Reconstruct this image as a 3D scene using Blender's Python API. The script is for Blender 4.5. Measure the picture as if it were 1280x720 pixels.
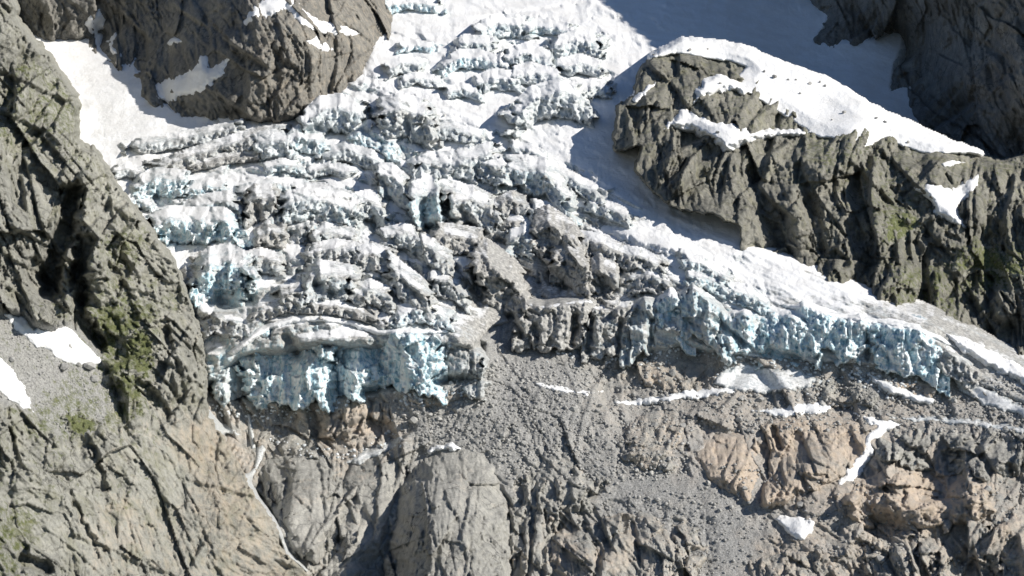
import bpy, math, random
import numpy as np
from mathutils import Vector

# ------------------------------------------------------------------ camera, sky, sun, exposure
scene = bpy.context.scene
for _o in list(bpy.data.objects):
    bpy.data.objects.remove(_o)
STEP = 1.45                     # spacing of the terrain meshes, in photograph pixels
W, H = 1280.0, 720.0
FOV = math.radians(31.0)
PITCH = math.radians(-6.0)
F = (W / 2) / math.tan(FOV / 2)
CAM = np.array([0.0, 0.0, 900.0])
cam_data = bpy.data.cameras.new('camera')
cam_data.angle = FOV
cam_data.clip_start = 1.0
cam_data.clip_end = 20000.0
cam = bpy.data.objects.new('camera', cam_data)
scene.collection.objects.link(cam)
cam.location = CAM
cam.rotation_euler = (math.pi / 2 + PITCH, 0, 0)
scene.camera = cam

SUN_DIR = Vector((0.78, -0.25, 0.53)).normalized()       # towards the sun
elev = math.asin(SUN_DIR.z)
azim = math.atan2(SUN_DIR.x, SUN_DIR.y)
world = bpy.data.worlds.new('World')
scene.world = world
world.use_nodes = True
wn = world.node_tree
sky = wn.nodes.new('ShaderNodeTexSky')
sky.sky_type = 'NISHITA'
sky.sun_disc = False
sky.sun_elevation = elev
sky.sun_rotation = azim
sky.altitude = 2300
sky.air_density = 1.0
sky.dust_density = 0.2
sky.ozone_density = 3.0
wn.links.new(sky.outputs[0], wn.nodes['Background'].inputs[0])
wn.nodes['Background'].inputs[1].default_value = 0.08
sun_data = bpy.data.lights.new('sun', 'SUN')
sun_data.energy = 5.0
sun_data.angle = math.radians(0.5)
sun_data.color = (1.0, 0.94, 0.85)
sun = bpy.data.objects.new('sun', sun_data)
scene.collection.objects.link(sun)
sun.rotation_euler = SUN_DIR.to_track_quat('Z', 'Y').to_euler()
sun.location = (600, 0, 2500)
scene.view_settings.view_transform = 'Standard'
scene.view_settings.look = 'None'
scene.view_settings.gamma = 1.0
scene.view_settings.exposure = 0.2
scene.view_settings.use_curve_mapping = False

# ------------------------------------------------------------------ small maths
f4 = np.float32
COSP, SINP = math.cos(PITCH), math.sin(PITCH)

def at(u, v, Y):
    """point of the place at depth Y (metres along the world's Y axis) on the line of sight through u, v"""
    xc = (np.asarray(u, dtype=np.float64) - W / 2) / F
    yc = (H / 2 - np.asarray(v, dtype=np.float64)) / F
    dy = COSP - yc * SINP
    dz = SINP + yc * COSP
    t = Y / dy
    return np.stack([CAM[0] + xc * t, CAM[1] + dy * t, CAM[2] + dz * t], axis=-1)

_rng = np.random.RandomState(11)
PERM = np.concatenate([_rng.permutation(512), ] * 3).astype(np.int32)
RND = _rng.rand(512, 8).astype(f4)
GA = _rng.rand(512) * 2 * math.pi
GX, GY = np.cos(GA).astype(f4), np.sin(GA).astype(f4)

def hsh(i, j, seed):
    return PERM[(PERM[(i + seed * 17) & 511] + j) & 511]

def pn(x, y, seed=0):
    """gradient noise, about -1..1"""
    x = np.asarray(x, dtype=f4); y = np.asarray(y, dtype=f4)
    xi = np.floor(x).astype(np.int32); yi = np.floor(y).astype(np.int32)
    fx = x - xi; fy = y - yi
    sx = fx * fx * fx * (fx * (fx * 6 - 15) + 10); sy = fy * fy * fy * (fy * (fy * 6 - 15) + 10)
    def g(di, dj):
        h = hsh(xi + di, yi + dj, seed)
        return GX[h] * (fx - di) + GY[h] * (fy - dj)
    a = g(0, 0); b = g(1, 0); c = g(0, 1); d = g(1, 1)
    ab = a + sx * (b - a); cd = c + sx * (d - c)
    return 1.5 * (ab + sy * (cd - ab))

def fbm(x, y, seed=0, octaves=4, gain=0.5):
    s = 0; a = 1.0; t = 0
    for o in range(octaves):
        s = s + a * pn(x * 2 ** o + 13.7 * o, y * 2 ** o - 7.1 * o, seed + o); t += a; a *= gain
    return s / t

def ridged(x, y, seed=0, octaves=4, gain=0.55):
    s = 0; a = 1.0; t = 0
    for o in range(octaves):
        s = s + a * (1 - 2 * np.abs(pn(x * 2 ** o + 5.3 * o, y * 2 ** o + 9.2 * o, seed + o))); t += a; a *= gain
    return s / t

def facets(x, y, seed=0, jit=0.95):
    """cells with a random tilted plane each: broken rock.  Returns plane height, distance to the cell border, cell random"""
    x = np.asarray(x, dtype=f4); y = np.asarray(y, dtype=f4)
    xi = np.floor(x).astype(np.int32); yi = np.floor(y).astype(np.int32)
    d1 = np.full(x.shape, 9e9, f4); d2 = d1.copy(); pl = np.zeros(x.shape, f4); cr = np.zeros(x.shape, f4)
    for i in (-1, 0, 1):
        for j in (-1, 0, 1):
            h = hsh(xi + i, yi + j, seed)
            r = RND[h]
            dx = x - (xi + i + 0.5 + jit * (r[..., 0] - 0.5)); dy = y - (yi + j + 0.5 + jit * (r[..., 1] - 0.5))
            d = dx * dx + dy * dy
            val = (r[..., 2] - 0.5) + 2.2 * (r[..., 3] - 0.5) * dx + 2.2 * (r[..., 4] - 0.5) * dy
            near = d < d1
            d2 = np.where(near, d1, np.minimum(d2, d))
            pl = np.where(near, val, pl); cr = np.where(near, r[..., 5], cr); d1 = np.where(near, d, d1)
    return pl, np.sqrt(d2) - np.sqrt(d1), cr

def blocks(x, y, w, h, seed=0, side=2.6, riser=0.85, tread=1.15, spread=0.35, lat=0.45):
    """overlapping tent-like ice blocks: steep face below a crest, snow tread above it; metres of depth (smaller = nearer)"""
    X = np.asarray(x / w, dtype=f4); Y = np.asarray(y / h, dtype=f4)
    xi = np.floor(X).astype(np.int32); yi = np.floor(Y).astype(np.int32)
    best = np.full(X.shape, 9e9, f4); ub = np.zeros(X.shape, f4)
    for i in (-1, 0, 1):
        for j in (-1, 0, 1):
            r = RND[hsh(xi + i, yi + j, seed)]
            dx = (X - (xi + i + 0.5 + 0.8 * (r[..., 0] - 0.5))) * w
            up = -(Y - (yi + j + 0.5 + 0.8 * (r[..., 1] - 0.5))) * h
            up = up + (r[..., 2] - 0.5) * 0.7 * dx                     # crest tilt
            hw = w * (0.30 + 0.35 * r[..., 3])
            val = np.where(up < 0, -riser * (0.7 + 0.6 * r[..., 6]) * up, tread * (0.6 + 0.8 * r[..., 4]) * up)
            val = val + (r[..., 5] - 0.5) * 2 * lat * dx + side * np.maximum(np.abs(dx) - hw, 0)
            val = val + (r[..., 7] - 0.5) * spread * 2 * h
            ub = np.where(val < best, up, ub)
            best = np.minimum(best, val)
    return best, ub

def sst(e0, e1, x):
    t = np.clip((x - e0) / (e1 - e0), 0, 1)
    return t * t * (3 - 2 * t)

def tps(points):
    """thin plate spline through (u, v, value)"""
    p = np.array(points, dtype=np.float64)
    xy = p[:, :2] / 300.0
    n = len(p)
    d2 = ((xy[:, None] - xy[None]) ** 2).sum(-1)
    K = 0.5 * d2 * np.log(d2 + 1e-12)
    P = np.hstack([np.ones((n, 1)), xy])
    A = np.zeros((n + 3, n + 3))
    A[:n, :n] = K + np.eye(n) * 2e-3; A[:n, n:] = P; A[n:, :n] = P.T
    sol = np.linalg.solve(A, np.concatenate([p[:, 2], np.zeros(3)]))
    wts, c = sol[:n], sol[n:]
    def f(u, v):
        x = np.asarray(u, dtype=np.float64) / 300.0; y = np.asarray(v, dtype=np.float64) / 300.0
        out = c[0] + c[1] * x + c[2] * y
        for k in range(n):
            dd = (x - xy[k, 0]) ** 2 + (y - xy[k, 1]) ** 2
            out = out + wts[k] * 0.5 * dd * np.log(dd + 1e-12)
        return out
    return f

def coarse(f, u, v, k=6):
    """evaluate a smooth function on every k-th lattice point and interpolate"""
    nv, nu = u.shape
    iv = np.unique(np.append(np.arange(0, nv, k), nv - 1)); iu = np.unique(np.append(np.arange(0, nu, k), nu - 1))
    c = f(u[np.ix_(iv, iu)], v[np.ix_(iv, iu)])
    a = np.stack([np.interp(np.arange(nu), iu, row) for row in c])
    b = np.stack([np.interp(np.arange(nv), iv, a[:, q]) for q in range(nu)], axis=1)
    return b

def idw(points, power=3.0):
    p = np.array(points, dtype=f4)
    def f(u, v):
        num = 0; den = 0
        for k in range(len(p)):
            wgt = 1.0 / ((u - p[k, 0]) ** 2 + (v - p[k, 1]) ** 2 + 60.0) ** (power / 2)
            num = num + wgt * p[k, 2]; den = den + wgt
        return num / den
    return f

def sdf(poly, u, v):
    """signed distance to a polygon, positive inside"""
    p = np.array(poly, dtype=f4)
    u = u.astype(f4); v = v.astype(f4)
    best = np.full(u.shape, 9e9, f4); inside = np.zeros(u.shape, bool)
    n = len(p)
    for k in range(n):
        a, b = p[k], p[(k + 1) % n]
        e = b - a; L = e[0] * e[0] + e[1] * e[1] + 1e-9
        t = np.clip(((u - a[0]) * e[0] + (v - a[1]) * e[1]) / L, 0, 1)
        best = np.minimum(best, (u - a[0] - t * e[0]) ** 2 + (v - a[1] - t * e[1]) ** 2)
        if a[1] != b[1]:
            c = ((a[1] > v) != (b[1] > v)) & (u < (b[0] - a[0]) * (v - a[1]) / (b[1] - a[1]) + a[0])
            inside ^= c
    d = np.sqrt(best)
    return np.where(inside, d, -d)

def linedist(line, u, v):
    p = np.array(line, dtype=f4)
    best = np.full(u.shape, 9e9, f4)
    for a, b in zip(p[:-1], p[1:]):
        e = b - a; L = e[0] * e[0] + e[1] * e[1] + 1e-9
        t = np.clip(((u - a[0]) * e[0] + (v - a[1]) * e[1]) / L, 0, 1)
        best = np.minimum(best, (u - a[0] - t * e[0]) ** 2 + (v - a[1] - t * e[1]) ** 2)
    return np.sqrt(best)

def blur(a, r):
    """box blur twice, radius r samples"""
    for _ in range(2):
        for ax in (0, 1):
            n = a.shape[ax]
            pad = [(0, 0), (0, 0)]; pad[ax] = (r + 1, r)
            c = np.cumsum(np.pad(a, pad, mode='edge'), axis=ax, dtype=np.float64)
            a = (np.take(c, np.arange(2 * r + 1, n + 2 * r + 1), axis=ax) - np.take(c, np.arange(0, n), axis=ax)) / (2 * r + 1)
    return a

# ------------------------------------------------------------------ depth layers: what is nearest so far, for things laid on the ground
DEPTH = {}          # name -> (u0, v0, Y array, keep array, step)

class Lattice:
    def __init__(self, poly, margin, step, clip=None):
        p = np.array(poly)
        u0, v0 = p.min(0) - margin; u1, v1 = p.max(0) + margin
        if clip:
            u0, v0, u1, v1 = max(u0, clip[0]), max(v0, clip[1]), min(u1, clip[2]), min(v1, clip[3])
        i0, j0 = math.floor(u0 / step), math.floor(v0 / step)
        i1, j1 = math.ceil(u1 / step), math.ceil(v1 / step)
        self.step = step
        self.u, self.v = np.meshgrid(np.arange(i0, i1 + 1) * step, np.arange(j0, j1 + 1) * step)

FRAME = (-70, -70, 1350, 790)

def sample_depth(u, v, names):
    """nearest of the named surfaces at u, v (bilinear is not needed: neighbours are a pixel apart)"""
    out = np.full(np.shape(u), 9e9)
    for n in names:
        us, vs, Y, keep, step = DEPTH[n]
        i = np.rint((u - us) / step).astype(int); j = np.rint((v - vs) / step).astype(int)
        ok = (i >= 0) & (j >= 0) & (i < Y.shape[1]) & (j < Y.shape[0])
        ii = np.clip(i, 0, Y.shape[1] - 1); jj = np.clip(j, 0, Y.shape[0] - 1)
        val = np.where(ok & keep[jj, ii], Y[jj, ii], 9e9)
        out = np.minimum(out, val)
    return out

def normals(P):
    du = np.gradient(P, axis=1); dv = np.gradient(P, axis=0)
    n = np.cross(dv, du)
    n /= np.linalg.norm(n, axis=-1, keepdims=True) + 1e-12
    flip = np.sign(n[..., 1:2]); flip[flip == 0] = 1
    return -n * flip                      # all face the camera side (-Y)

def mesh_from(name, P, keep, mat, masks=None, smooth=False):
    keep = keep & (P[..., 1] < 3600)
    nv, nu = keep.shape
    idx = -np.ones(keep.shape, np.int64)
    q = keep[:-1, :-1] & keep[1:, :-1] & keep[:-1, 1:] & keep[1:, 1:]
    use = np.zeros_like(keep)
    use[:-1, :-1] |= q; use[1:, :-1] |= q; use[:-1, 1:] |= q; use[1:, 1:] |= q
    idx[use] = np.arange(use.sum())
    a = idx[:-1, :-1][q]; b = idx[1:, :-1][q]; c = idx[1:, 1:][q]; d = idx[:-1, 1:][q]
    faces = np.stack([a, b, c, d], 1).astype(np.int32)
    co = P[use].astype(f4)
    me = bpy.data.meshes.new(name)
    me.vertices.add(len(co)); me.vertices.foreach_set('co', co.ravel())
    me.loops.add(faces.size); me.loops.foreach_set('vertex_index', faces.ravel())
    me.polygons.add(len(faces))
    me.polygons.foreach_set('loop_start', np.arange(0, faces.size, 4, dtype=np.int32))
    me.polygons.foreach_set('loop_total', np.full(len(faces), 4, np.int32))
    me.update(calc_edges=True)
    if smooth:
        me.polygons.foreach_set('use_smooth', np.ones(len(faces), bool))
    if masks is not None:
        for nm, M in masks.items():
            att = me.attributes.new(nm, 'FLOAT_COLOR', 'POINT')
            col = np.ones((len(co), 4), f4)
            for k, ch in enumerate(M):
                col[:, k] = np.broadcast_to(ch, keep.shape)[use]
            att.data.foreach_set('color', col.ravel())
    me.materials.append(mat)
    return me

def link(name, me, parent=None, label=None, cat=None, group=None, kind=None):
    o = bpy.data.objects.new(name, me)
    scene.collection.objects.link(o)
    if parent is not None: o.parent = parent
    if label: o['label'] = label
    if cat: o['category'] = cat
    if group: o['group'] = group
    if kind: o['kind'] = kind
    elif cat: o['kind'] = 'thing'
    return o

# ------------------------------------------------------------------ materials
def nodes_of(name):
    m = bpy.data.materials.new(name); m.use_nodes = True
    nt = m.node_tree
    return m, nt, nt.nodes['Principled BSDF']

class NB:
    def __init__(self, nt): self.nt = nt
    def n(self, t, **kw):
        x = self.nt.nodes.new(t)
        for k, val in kw.items(): setattr(x, k, val)
        return x
    def put(self, sock, val):
        if isinstance(val, bpy.types.NodeSocket): self.nt.links.new(val, sock)
        else: sock.default_value = val
    def noise(self, vec, scale, detail=6, rough=0.6, dist=0.0):
        x = self.n('ShaderNodeTexNoise'); self.put(x.inputs['Vector'], vec)
        x.inputs['Scale'].default_value = scale; x.inputs['Detail'].default_value = detail
        x.inputs['Roughness'].default_value = rough; x.inputs['Distortion'].default_value = dist
        return x.outputs['Fac']
    def ramp(self, fac, stops):
        x = self.n('ShaderNodeValToRGB'); self.put(x.inputs[0], fac)
        e = x.color_ramp.elements
        while len(e) < len(stops): e.new(0.5)
        for k, (p, c) in enumerate(stops):
            e[k].position = p; e[k].color = (c[0], c[1], c[2], 1) if isinstance(c, (tuple, list)) else (c, c, c, 1)
        return x.outputs[0]
    def mix(self, fac, a, b, mode='MIX'):
        x = self.n('ShaderNodeMix', data_type='RGBA', blend_type=mode)
        self.put(x.inputs[0], fac)
        for s, val in ((x.inputs[6], a), (x.inputs[7], b)):
            self.put(s, val if isinstance(val, bpy.types.NodeSocket) else (val[0], val[1], val[2], 1))
        return x.outputs[2]
    def math(self, op, a, b=0.0, clamp=False):
        x = self.n('ShaderNodeMath', operation=op, use_clamp=clamp)
        self.put(x.inputs[0], a); self.put(x.inputs[1], b)
        return x.outputs[0]
    def mapping(self, vec, scale=(1, 1, 1), rot=(0, 0, 0)):
        x = self.n('ShaderNodeMapping'); self.put(x.inputs[0], vec)
        x.inputs['Scale'].default_value = scale; x.inputs['Rotation'].default_value = rot
        return x.outputs[0]
    def attr(self, name):
        x = self.n('ShaderNodeAttribute', attribute_name=name)
        s = self.n('ShaderNodeSeparateColor'); self.nt.links.new(x.outputs['Color'], s.inputs[0])
        return s.outputs[0], s.outputs[1], s.outputs[2]
    def bump(self, h, strength, dist):
        x = self.n('ShaderNodeBump'); self.put(x.inputs['Height'], h)
        x.inputs['Strength'].default_value = strength; x.inputs['Distance'].default_value = dist
        return x.outputs[0]

def rock_material(name, dark, mid, light, tan=(0.42, 0.31, 0.21), streak=0.35, lichen=0.0, relief=2.0):
    """broken granite; mask R tan staining, G grass, B grit or gravel"""
    m, nt, bsdf = nodes_of(name)
    b = NB(nt)
    pos = b.n('ShaderNodeNewGeometry').outputs['Position']
    n1 = b.noise(pos, 0.012, 8, 0.62, 0.4)
    n2 = b.noise(pos, 0.13, 9, 0.72)
    n3 = b.noise(b.mapping(pos, (0.16, 0.16, 0.02), (0, 0.25, 0)), 1.0, 6, 0.65, 0.6)
    n5 = b.noise(pos, 0.8, 4, 0.75)
    f = b.math('ADD', b.math('ADD', b.math('MULTIPLY', n1, 0.32), b.math('MULTIPLY', n2, 0.36)), b.math('MULTIPLY', n5, 0.32))
    col = b.ramp(f, [(0.36, dark), (0.5, mid), (0.63, light)])
    col = b.mix(b.math('MULTIPLY', b.ramp(n3, [(0.48, 0.0), (0.62, 1.0)]), streak), col, (dark[0] * 0.8, dark[1] * 0.8, dark[2] * 0.85))
    vor = b.n('ShaderNodeTexVoronoi', feature='DISTANCE_TO_EDGE')
    wob = b.n('ShaderNodeVectorMath', operation='ADD')
    nt.links.new(b.mapping(pos, (1, 1, 0.55), (0.3, 0.2, 0.1)), wob.inputs[0])
    wv = b.n('ShaderNodeTexNoise'); nt.links.new(pos, wv.inputs['Vector']); wv.inputs['Scale'].default_value = 0.12; wv.inputs['Detail'].default_value = 4
    ws = b.n('ShaderNodeVectorMath', operation='SCALE'); nt.links.new(wv.outputs['Color'], ws.inputs[0]); ws.inputs['Scale'].default_value = 9.0
    nt.links.new(ws.outputs[0], wob.inputs[1])
    nt.links.new(wob.outputs[0], vor.inputs['Vector']); vor.inputs['Scale'].default_value = 0.075
    seam = b.math('MULTIPLY', b.ramp(vor.outputs['Distance'], [(0.0, 1.0), (0.045, 0.0)]), b.ramp(b.noise(pos, 0.03, 3, 0.5), [(0.45, 0.0), (0.6, 0.8)]))
    col = b.mix(seam, col, (dark[0] * 0.45, dark[1] * 0.45, dark[2] * 0.45))
    if lichen:
        nl = b.noise(pos, 0.05, 8, 0.72)
        col = b.mix(b.math('MULTIPLY', b.ramp(nl, [(0.5, 0.0), (0.64, 1.0)]), lichen), col, (0.25, 0.245, 0.135))
    r, g, bl = b.attr('mask')
    tn = b.ramp(b.math('ADD', r, b.math('MULTIPLY', b.math('SUBTRACT', n2, 0.5), 1.6)), [(0.3, 0.0), (0.85, 1.0)])
    tcol = b.mix(b.ramp(n3, [(0.35, 0.0), (0.65, 1.0)]), tan, (tan[0] * 1.15, tan[1] * 1.2, tan[2] * 1.32))
    col = b.mix(b.math('MULTIPLY', tn, 0.85), col, b.mix(0.3, tcol, b.mix(1.0, tcol, b.ramp(f, [(0.36, 0.45), (0.5, 0.9), (0.63, 1.2)]), 'MULTIPLY'), 'MIX'))
    grit = b.ramp(n5, [(0.34, (0.20, 0.20, 0.195)), (0.5, (0.385, 0.383, 0.37)), (0.66, (0.56, 0.555, 0.54))])
    col = b.mix(bl, col, grit)
    gn = b.math('MULTIPLY', b.math('SUBTRACT', b.noise(pos, 0.22, 8, 0.72), 0.5), b.math('MULTIPLY', b.math('MULTIPLY', g, 5.0, True), 1.8))
    gs = b.ramp(b.math('ADD', g, gn), [(0.40, 0.0), (0.70, 1.0)])
    grass = b.ramp(b.noise(pos, 0.5, 7, 0.75), [(0.34, (0.055, 0.07, 0.022)), (0.5, (0.125, 0.148, 0.045)), (0.66, (0.22, 0.22, 0.10))])
    col = b.mix(b.math('MULTIPLY', gs, 0.9), col, grass)
    nt.links.new(col, bsdf.inputs['Base Color'])
    bsdf.inputs['Roughness'].default_value = 0.85
    bsdf.inputs['Specular IOR Level'].default_value = 0.25
    nt.links.new(b.bump(b.noise(pos, 0.6, 8, 0.75), 1.0, relief), bsdf.inputs['Normal'])
    return m

def ice_material(name):
    """mask R snow cover, G dirt, B clear blue ice"""
    m, nt, bsdf = nodes_of(name)
    b = NB(nt)
    pos = b.n('ShaderNodeNewGeometry').outputs['Position']
    r, g, bl = b.attr('mask')
    n1 = b.noise(pos, 0.05, 8, 0.66, 0.3)
    n2 = b.noise(pos, 0.35, 7, 0.7)
    n3 = b.noise(b.mapping(pos, (0.30, 0.30, 0.05), (0, 0.15, 0)), 1.0, 7, 0.66, 0.5)
    ice = b.ramp(b.math('ADD', b.math('MULTIPLY', n3, 0.6), b.math('MULTIPLY', n2, 0.4)),
                 [(0.36, (0.30, 0.34, 0.36)), (0.48, (0.52, 0.56, 0.575)), (0.60, (0.76, 0.785, 0.79))])
    blue = b.ramp(n3, [(0.36, (0.20, 0.38, 0.47)), (0.46, (0.50, 0.66, 0.72)), (0.56, (0.84, 0.875, 0.88))])
    bf = b.ramp(b.math('ADD', bl, b.math('MULTIPLY', b.math('SUBTRACT', n1, 0.5), 1.0)), [(0.3, 0.0), (0.7, 1.0)])
    col = b.mix(bf, ice, blue)
    dirtc = b.ramp(n2, [(0.34, (0.15, 0.147, 0.138)), (0.5, (0.32, 0.31, 0.29)), (0.64, (0.54, 0.53, 0.50))])
    df = b.ramp(b.math('ADD', g, b.math('MULTIPLY', b.math('SUBTRACT', b.math('ADD', b.math('MULTIPLY', n1, 0.5), b.math('MULTIPLY', n3, 0.5)), 0.5), 2.4)), [(0.30, 0.0), (0.85, 1.0)])
    col = b.mix(b.math('MULTIPLY', df, 0.88), col, dirtc)
    snowc = b.mix(b.ramp(n1, [(0.4, 0.0), (0.7, 0.35)]), (0.86, 0.87, 0.88), (0.62, 0.60, 0.56))
    sf = b.ramp(b.math('ADD', r, b.math('MULTIPLY', b.math('SUBTRACT', n2, 0.5), 0.7)), [(0.35, 0.0), (0.65, 1.0)])
    col = b.mix(sf, col, snowc)
    nt.links.new(col, bsdf.inputs['Base Color'])
    nt.links.new(b.math('ADD', 0.38, b.math('MULTIPLY', b.math('MAXIMUM', sf, df), 0.4)), bsdf.inputs['Roughness'])
    bsdf.inputs['Specular IOR Level'].default_value = 0.3
    nt.links.new(b.bump(b.math('ADD', b.math('MULTIPLY', n2, 0.6), n3), 0.55, 1.5), bsdf.inputs['Normal'])
    return m

def snow_material(name):
    m, nt, bsdf = nodes_of(name)
    b = NB(nt)
    pos = b.n('ShaderNodeNewGeometry').outputs['Position']
    n1 = b.noise(pos, 0.05, 7, 0.65)
    n2 = b.noise(pos, 0.4, 6, 0.65)
    col = b.mix(b.ramp(n1, [(0.45, 0.0), (0.75, 0.5)]), (0.86, 0.87, 0.88), (0.66, 0.64, 0.60))
    col = b.mix(b.ramp(n2, [(0.62, 0.0), (0.78, 0.5)]), col, (0.45, 0.43, 0.40))
    nt.links.new(col, bsdf.inputs['Base Color'])
    bsdf.inputs['Roughness'].default_value = 0.7
    nt.links.new(b.bump(n2, 0.25, 0.8), bsdf.inputs['Normal'])
    return m

def water_material(name):
    m, nt, bsdf = nodes_of(name)
    b = NB(nt)
    pos = b.n('ShaderNodeNewGeometry').outputs['Position']
    n = b.noise(b.mapping(pos, (1.2, 1.2, 0.15)), 1.0, 6, 0.7)
    nt.links.new(b.ramp(n, [(0.35, (0.30, 0.31, 0.30)), (0.6, (0.66, 0.68, 0.68))]), bsdf.inputs['Base Color'])
    bsdf.inputs['Roughness'].default_value = 0.4
    nt.links.new(b.bump(n, 0.6, 0.5), bsdf.inputs['Normal'])
    return m

M_CLIFF = rock_material('lichened granite', (0.18, 0.18, 0.162), (0.40, 0.397, 0.352), (0.57, 0.562, 0.50), (0.50, 0.41, 0.30), lichen=0.38)
M_ISLE = rock_material('weathered dark granite', (0.11, 0.11, 0.098), (0.26, 0.255, 0.222), (0.42, 0.41, 0.355), (0.42, 0.36, 0.26), lichen=0.35)
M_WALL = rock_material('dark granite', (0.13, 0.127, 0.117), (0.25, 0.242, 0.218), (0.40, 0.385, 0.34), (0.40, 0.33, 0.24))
M_BED = rock_material('glacier worn granite', (0.22, 0.219, 0.207), (0.44, 0.434, 0.398), (0.62, 0.608, 0.56), (0.60, 0.485, 0.365), 0.25)
M_ICE = ice_material('glacier ice')
M_SNOW = snow_material('old snow')
M_WATER = water_material('white water')

# ------------------------------------------------------------------ relief patches
def patch(name, poly, base, relief, mat, maskf=None, margin=14, skirt=(8.0, 2.0), rag=3.0, rags=14.0, step=None,
          clip=FRAME, smooth=False, register=None, **tags):
    L = Lattice(poly, margin, step or STEP, clip)
    u, v = L.u, L.v
    s = sdf(poly, u, v)
    s = s + rag * fbm(u / rags, v / rags, 77, 4, 0.6) * np.clip((s + 30) / 10, 0, 1)
    out = np.maximum(-s, 0)
    keep = s > -margin
    Y = coarse(base, u, v, 5) if base is not None else 0
    Y = Y + relief(u, v, s)
    Y = Y + skirt[0] * out + skirt[1] * out * out
    P = at(u, v, Y)
    if maskf is not None:
        N = normals(P)
        masks = {'mask': maskf(u, v, s, N, Y)}
    else:
        masks = {'mask': (0.0, 0.0, 0.0)}
    me = mesh_from(name, P, keep, mat, masks, smooth)
    o = link(name, me, **tags)
    DEPTH[register or o.name] = (u[0, 0], v[0, 0], Y, keep & (s > -3), L.step)
    return o

def rot(u, v, deg):
    a = math.radians(deg); c, s = math.cos(a), math.sin(a)
    return u * c + v * s, -u * s + v * c

def saw(t, seed, sharp=0.16):
    """irregular steps: slow ramp, sudden drop"""
    i = np.floor(t).astype(np.int32); f = t - i
    h = RND[hsh(i, i * 0 + 7, seed)]
    h2 = RND[hsh(i + 1, i * 0 + 7, seed)]
    a = h[..., 0] - 0.5; b = h2[..., 0] - 0.5
    ramp = f * (0.3 + 0.9 * h[..., 1])
    drop = sst(1 - sharp, 1.0, f)
    return (a + ramp) * (1 - drop) + b * drop

def rock(u, v, big=60, asp=1.6, amp=1.0, ang=0, seed=1, fine=1.0, gully=0.0, steps=1.0, crack=0.06):
    """fractured rock: gullies and ribs, joint steps, tilted joint blocks at four sizes; metres of depth, smaller = nearer"""
    a, b = rot(u, v, ang)
    b = b / asp
    lx = 0.55 * big * pn(u / (2.6 * big) + 0.37, v / (2.6 * big) + 0.11, seed + 7); a = a + lx
    wx = 0.30 * big * fbm(a / big / 0.8, b / big / 0.8, seed + 1, 4); wy = 0.30 * big * fbm(a / big / 0.8, b / big / 0.8, seed + 5, 4)
    y = 0
    for k, (f, g) in enumerate(((1.0, 0.55), (0.45, 0.24), (0.20, 0.085), (0.09, 0.042), (0.045, 0.028))):
        sc = big * f
        pl, e, c = facets((a + 0.35 * wx * f) / sc + 3.1 * k, (b + 0.35 * wy * f) / sc - 1.7 * k, seed + 11 * k)
        gg = g * (fine if k >= 2 else 1.0)
        y = y + big * 0.6 * gg * (pl + crack * (c > 0.5) * np.exp(-(e / 0.08) ** 2))
    if gully:
        y = y - gully * ridged((a + wx) / (big * 1.1), (b + wy) / (big * 1.5), seed + 40, 4, 0.5) * big * 0.20
    if steps:
        for k, (dg, lam, am) in enumerate(((12, 0.60, 0.26), (-38, 0.45, 0.20), (68, 0.38, 0.18), (5, 0.24, 0.13), (55, 0.18, 0.10), (-20, 0.10, 0.06), (25, 0.075, 0.05))):
            p, _ = rot(u + wx * 0.25 + 0.7 * lx, v + wy * 0.25, ang + dg)
            md = sst(-0.15, 0.45, pn(u / big / 0.9 + 9 * k, v / big / 0.9, seed + 70 + k))
            y = y + steps * big * am * md * saw(p / (lam * big), seed + 80 + k)
    for k, (f, dp, th) in enumerate(((0.55, 0.085, 0.045), (0.24, 0.045, 0.07))):          # open joints, only here and there
        sc = big * f
        _, e, _c = facets((a + 0.5 * wx) / sc + 7.7, (b + 0.5 * wy) / (1.6 * sc) + 2.2, seed + 90 + k)
        md = sst(0.0, 0.5, pn(u / (big * 0.7) + 4 * k, v / (big * 0.7), seed + 95 + k))
        y = y + dp * big * md * np.exp(-(e / th) ** 2)
    y = y + fine * 0.9 * fbm(a / 5.0, b / 5.0, seed + 60, 3)
    return amp * y

# base of the whole slope ------------------------------------------------------------------
BV = [(-70, 2450), (0, 2200), (75, 1985), (150, 1800), (225, 1675), (300, 1560), (370, 1478), (440, 1400), (500, 1330), (570, 1278), (640, 1232), (720, 1180), (790, 1140)]
OVER = [
    (290, 415, 1362), (400, 402, 1352), (500, 408, 1348), (570, 425, 1350),
    (300, 515, 1338), (400, 515, 1326), (490, 498, 1326), (590, 475, 1338),
    (300, 372, 1425), (420, 366, 1420), (530, 372, 1425), (640, 390, 1440), (640, 440, 1385),
    (740, 393, 1418), (850, 372, 1424), (950, 395, 1412), (1050, 400, 1402), (1150, 415, 1390),
    (750, 441, 1400), (850, 438, 1397), (960, 457, 1385), (1060, 462, 1380), (1150, 470, 1370),
    (740, 350, 1480), (850, 330, 1490), (950, 350, 1470), (1050, 372, 1440), (1250, 455, 1385), (1280, 490, 1350),
    (90, 60, 2080), (150, 120, 1930), (120, 165, 1850), (250, 165, 1830), (380, 160, 1810),
    (950, 40, 2180), (1100, 110, 2060), (1180, 180, 1960), (1000, 100, 2060),
]
CT = []
for uu in (-60, 130, 320, 510, 700, 890, 1080, 1270, 1345):
    for vv, yy in BV:
        if min((uu - a) ** 2 + (vv - b) ** 2 for a, b, _ in OVER) > 75 ** 2:
            CT.append((uu, vv, yy + (60 if (uu > 900 and vv < 130) else 0)))
B = tps(CT + OVER)

def Bp(p, d=0.0):
    return (p[0], p[1], float(B(np.array(p[0]), np.array(p[1]))) + d)

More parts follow.
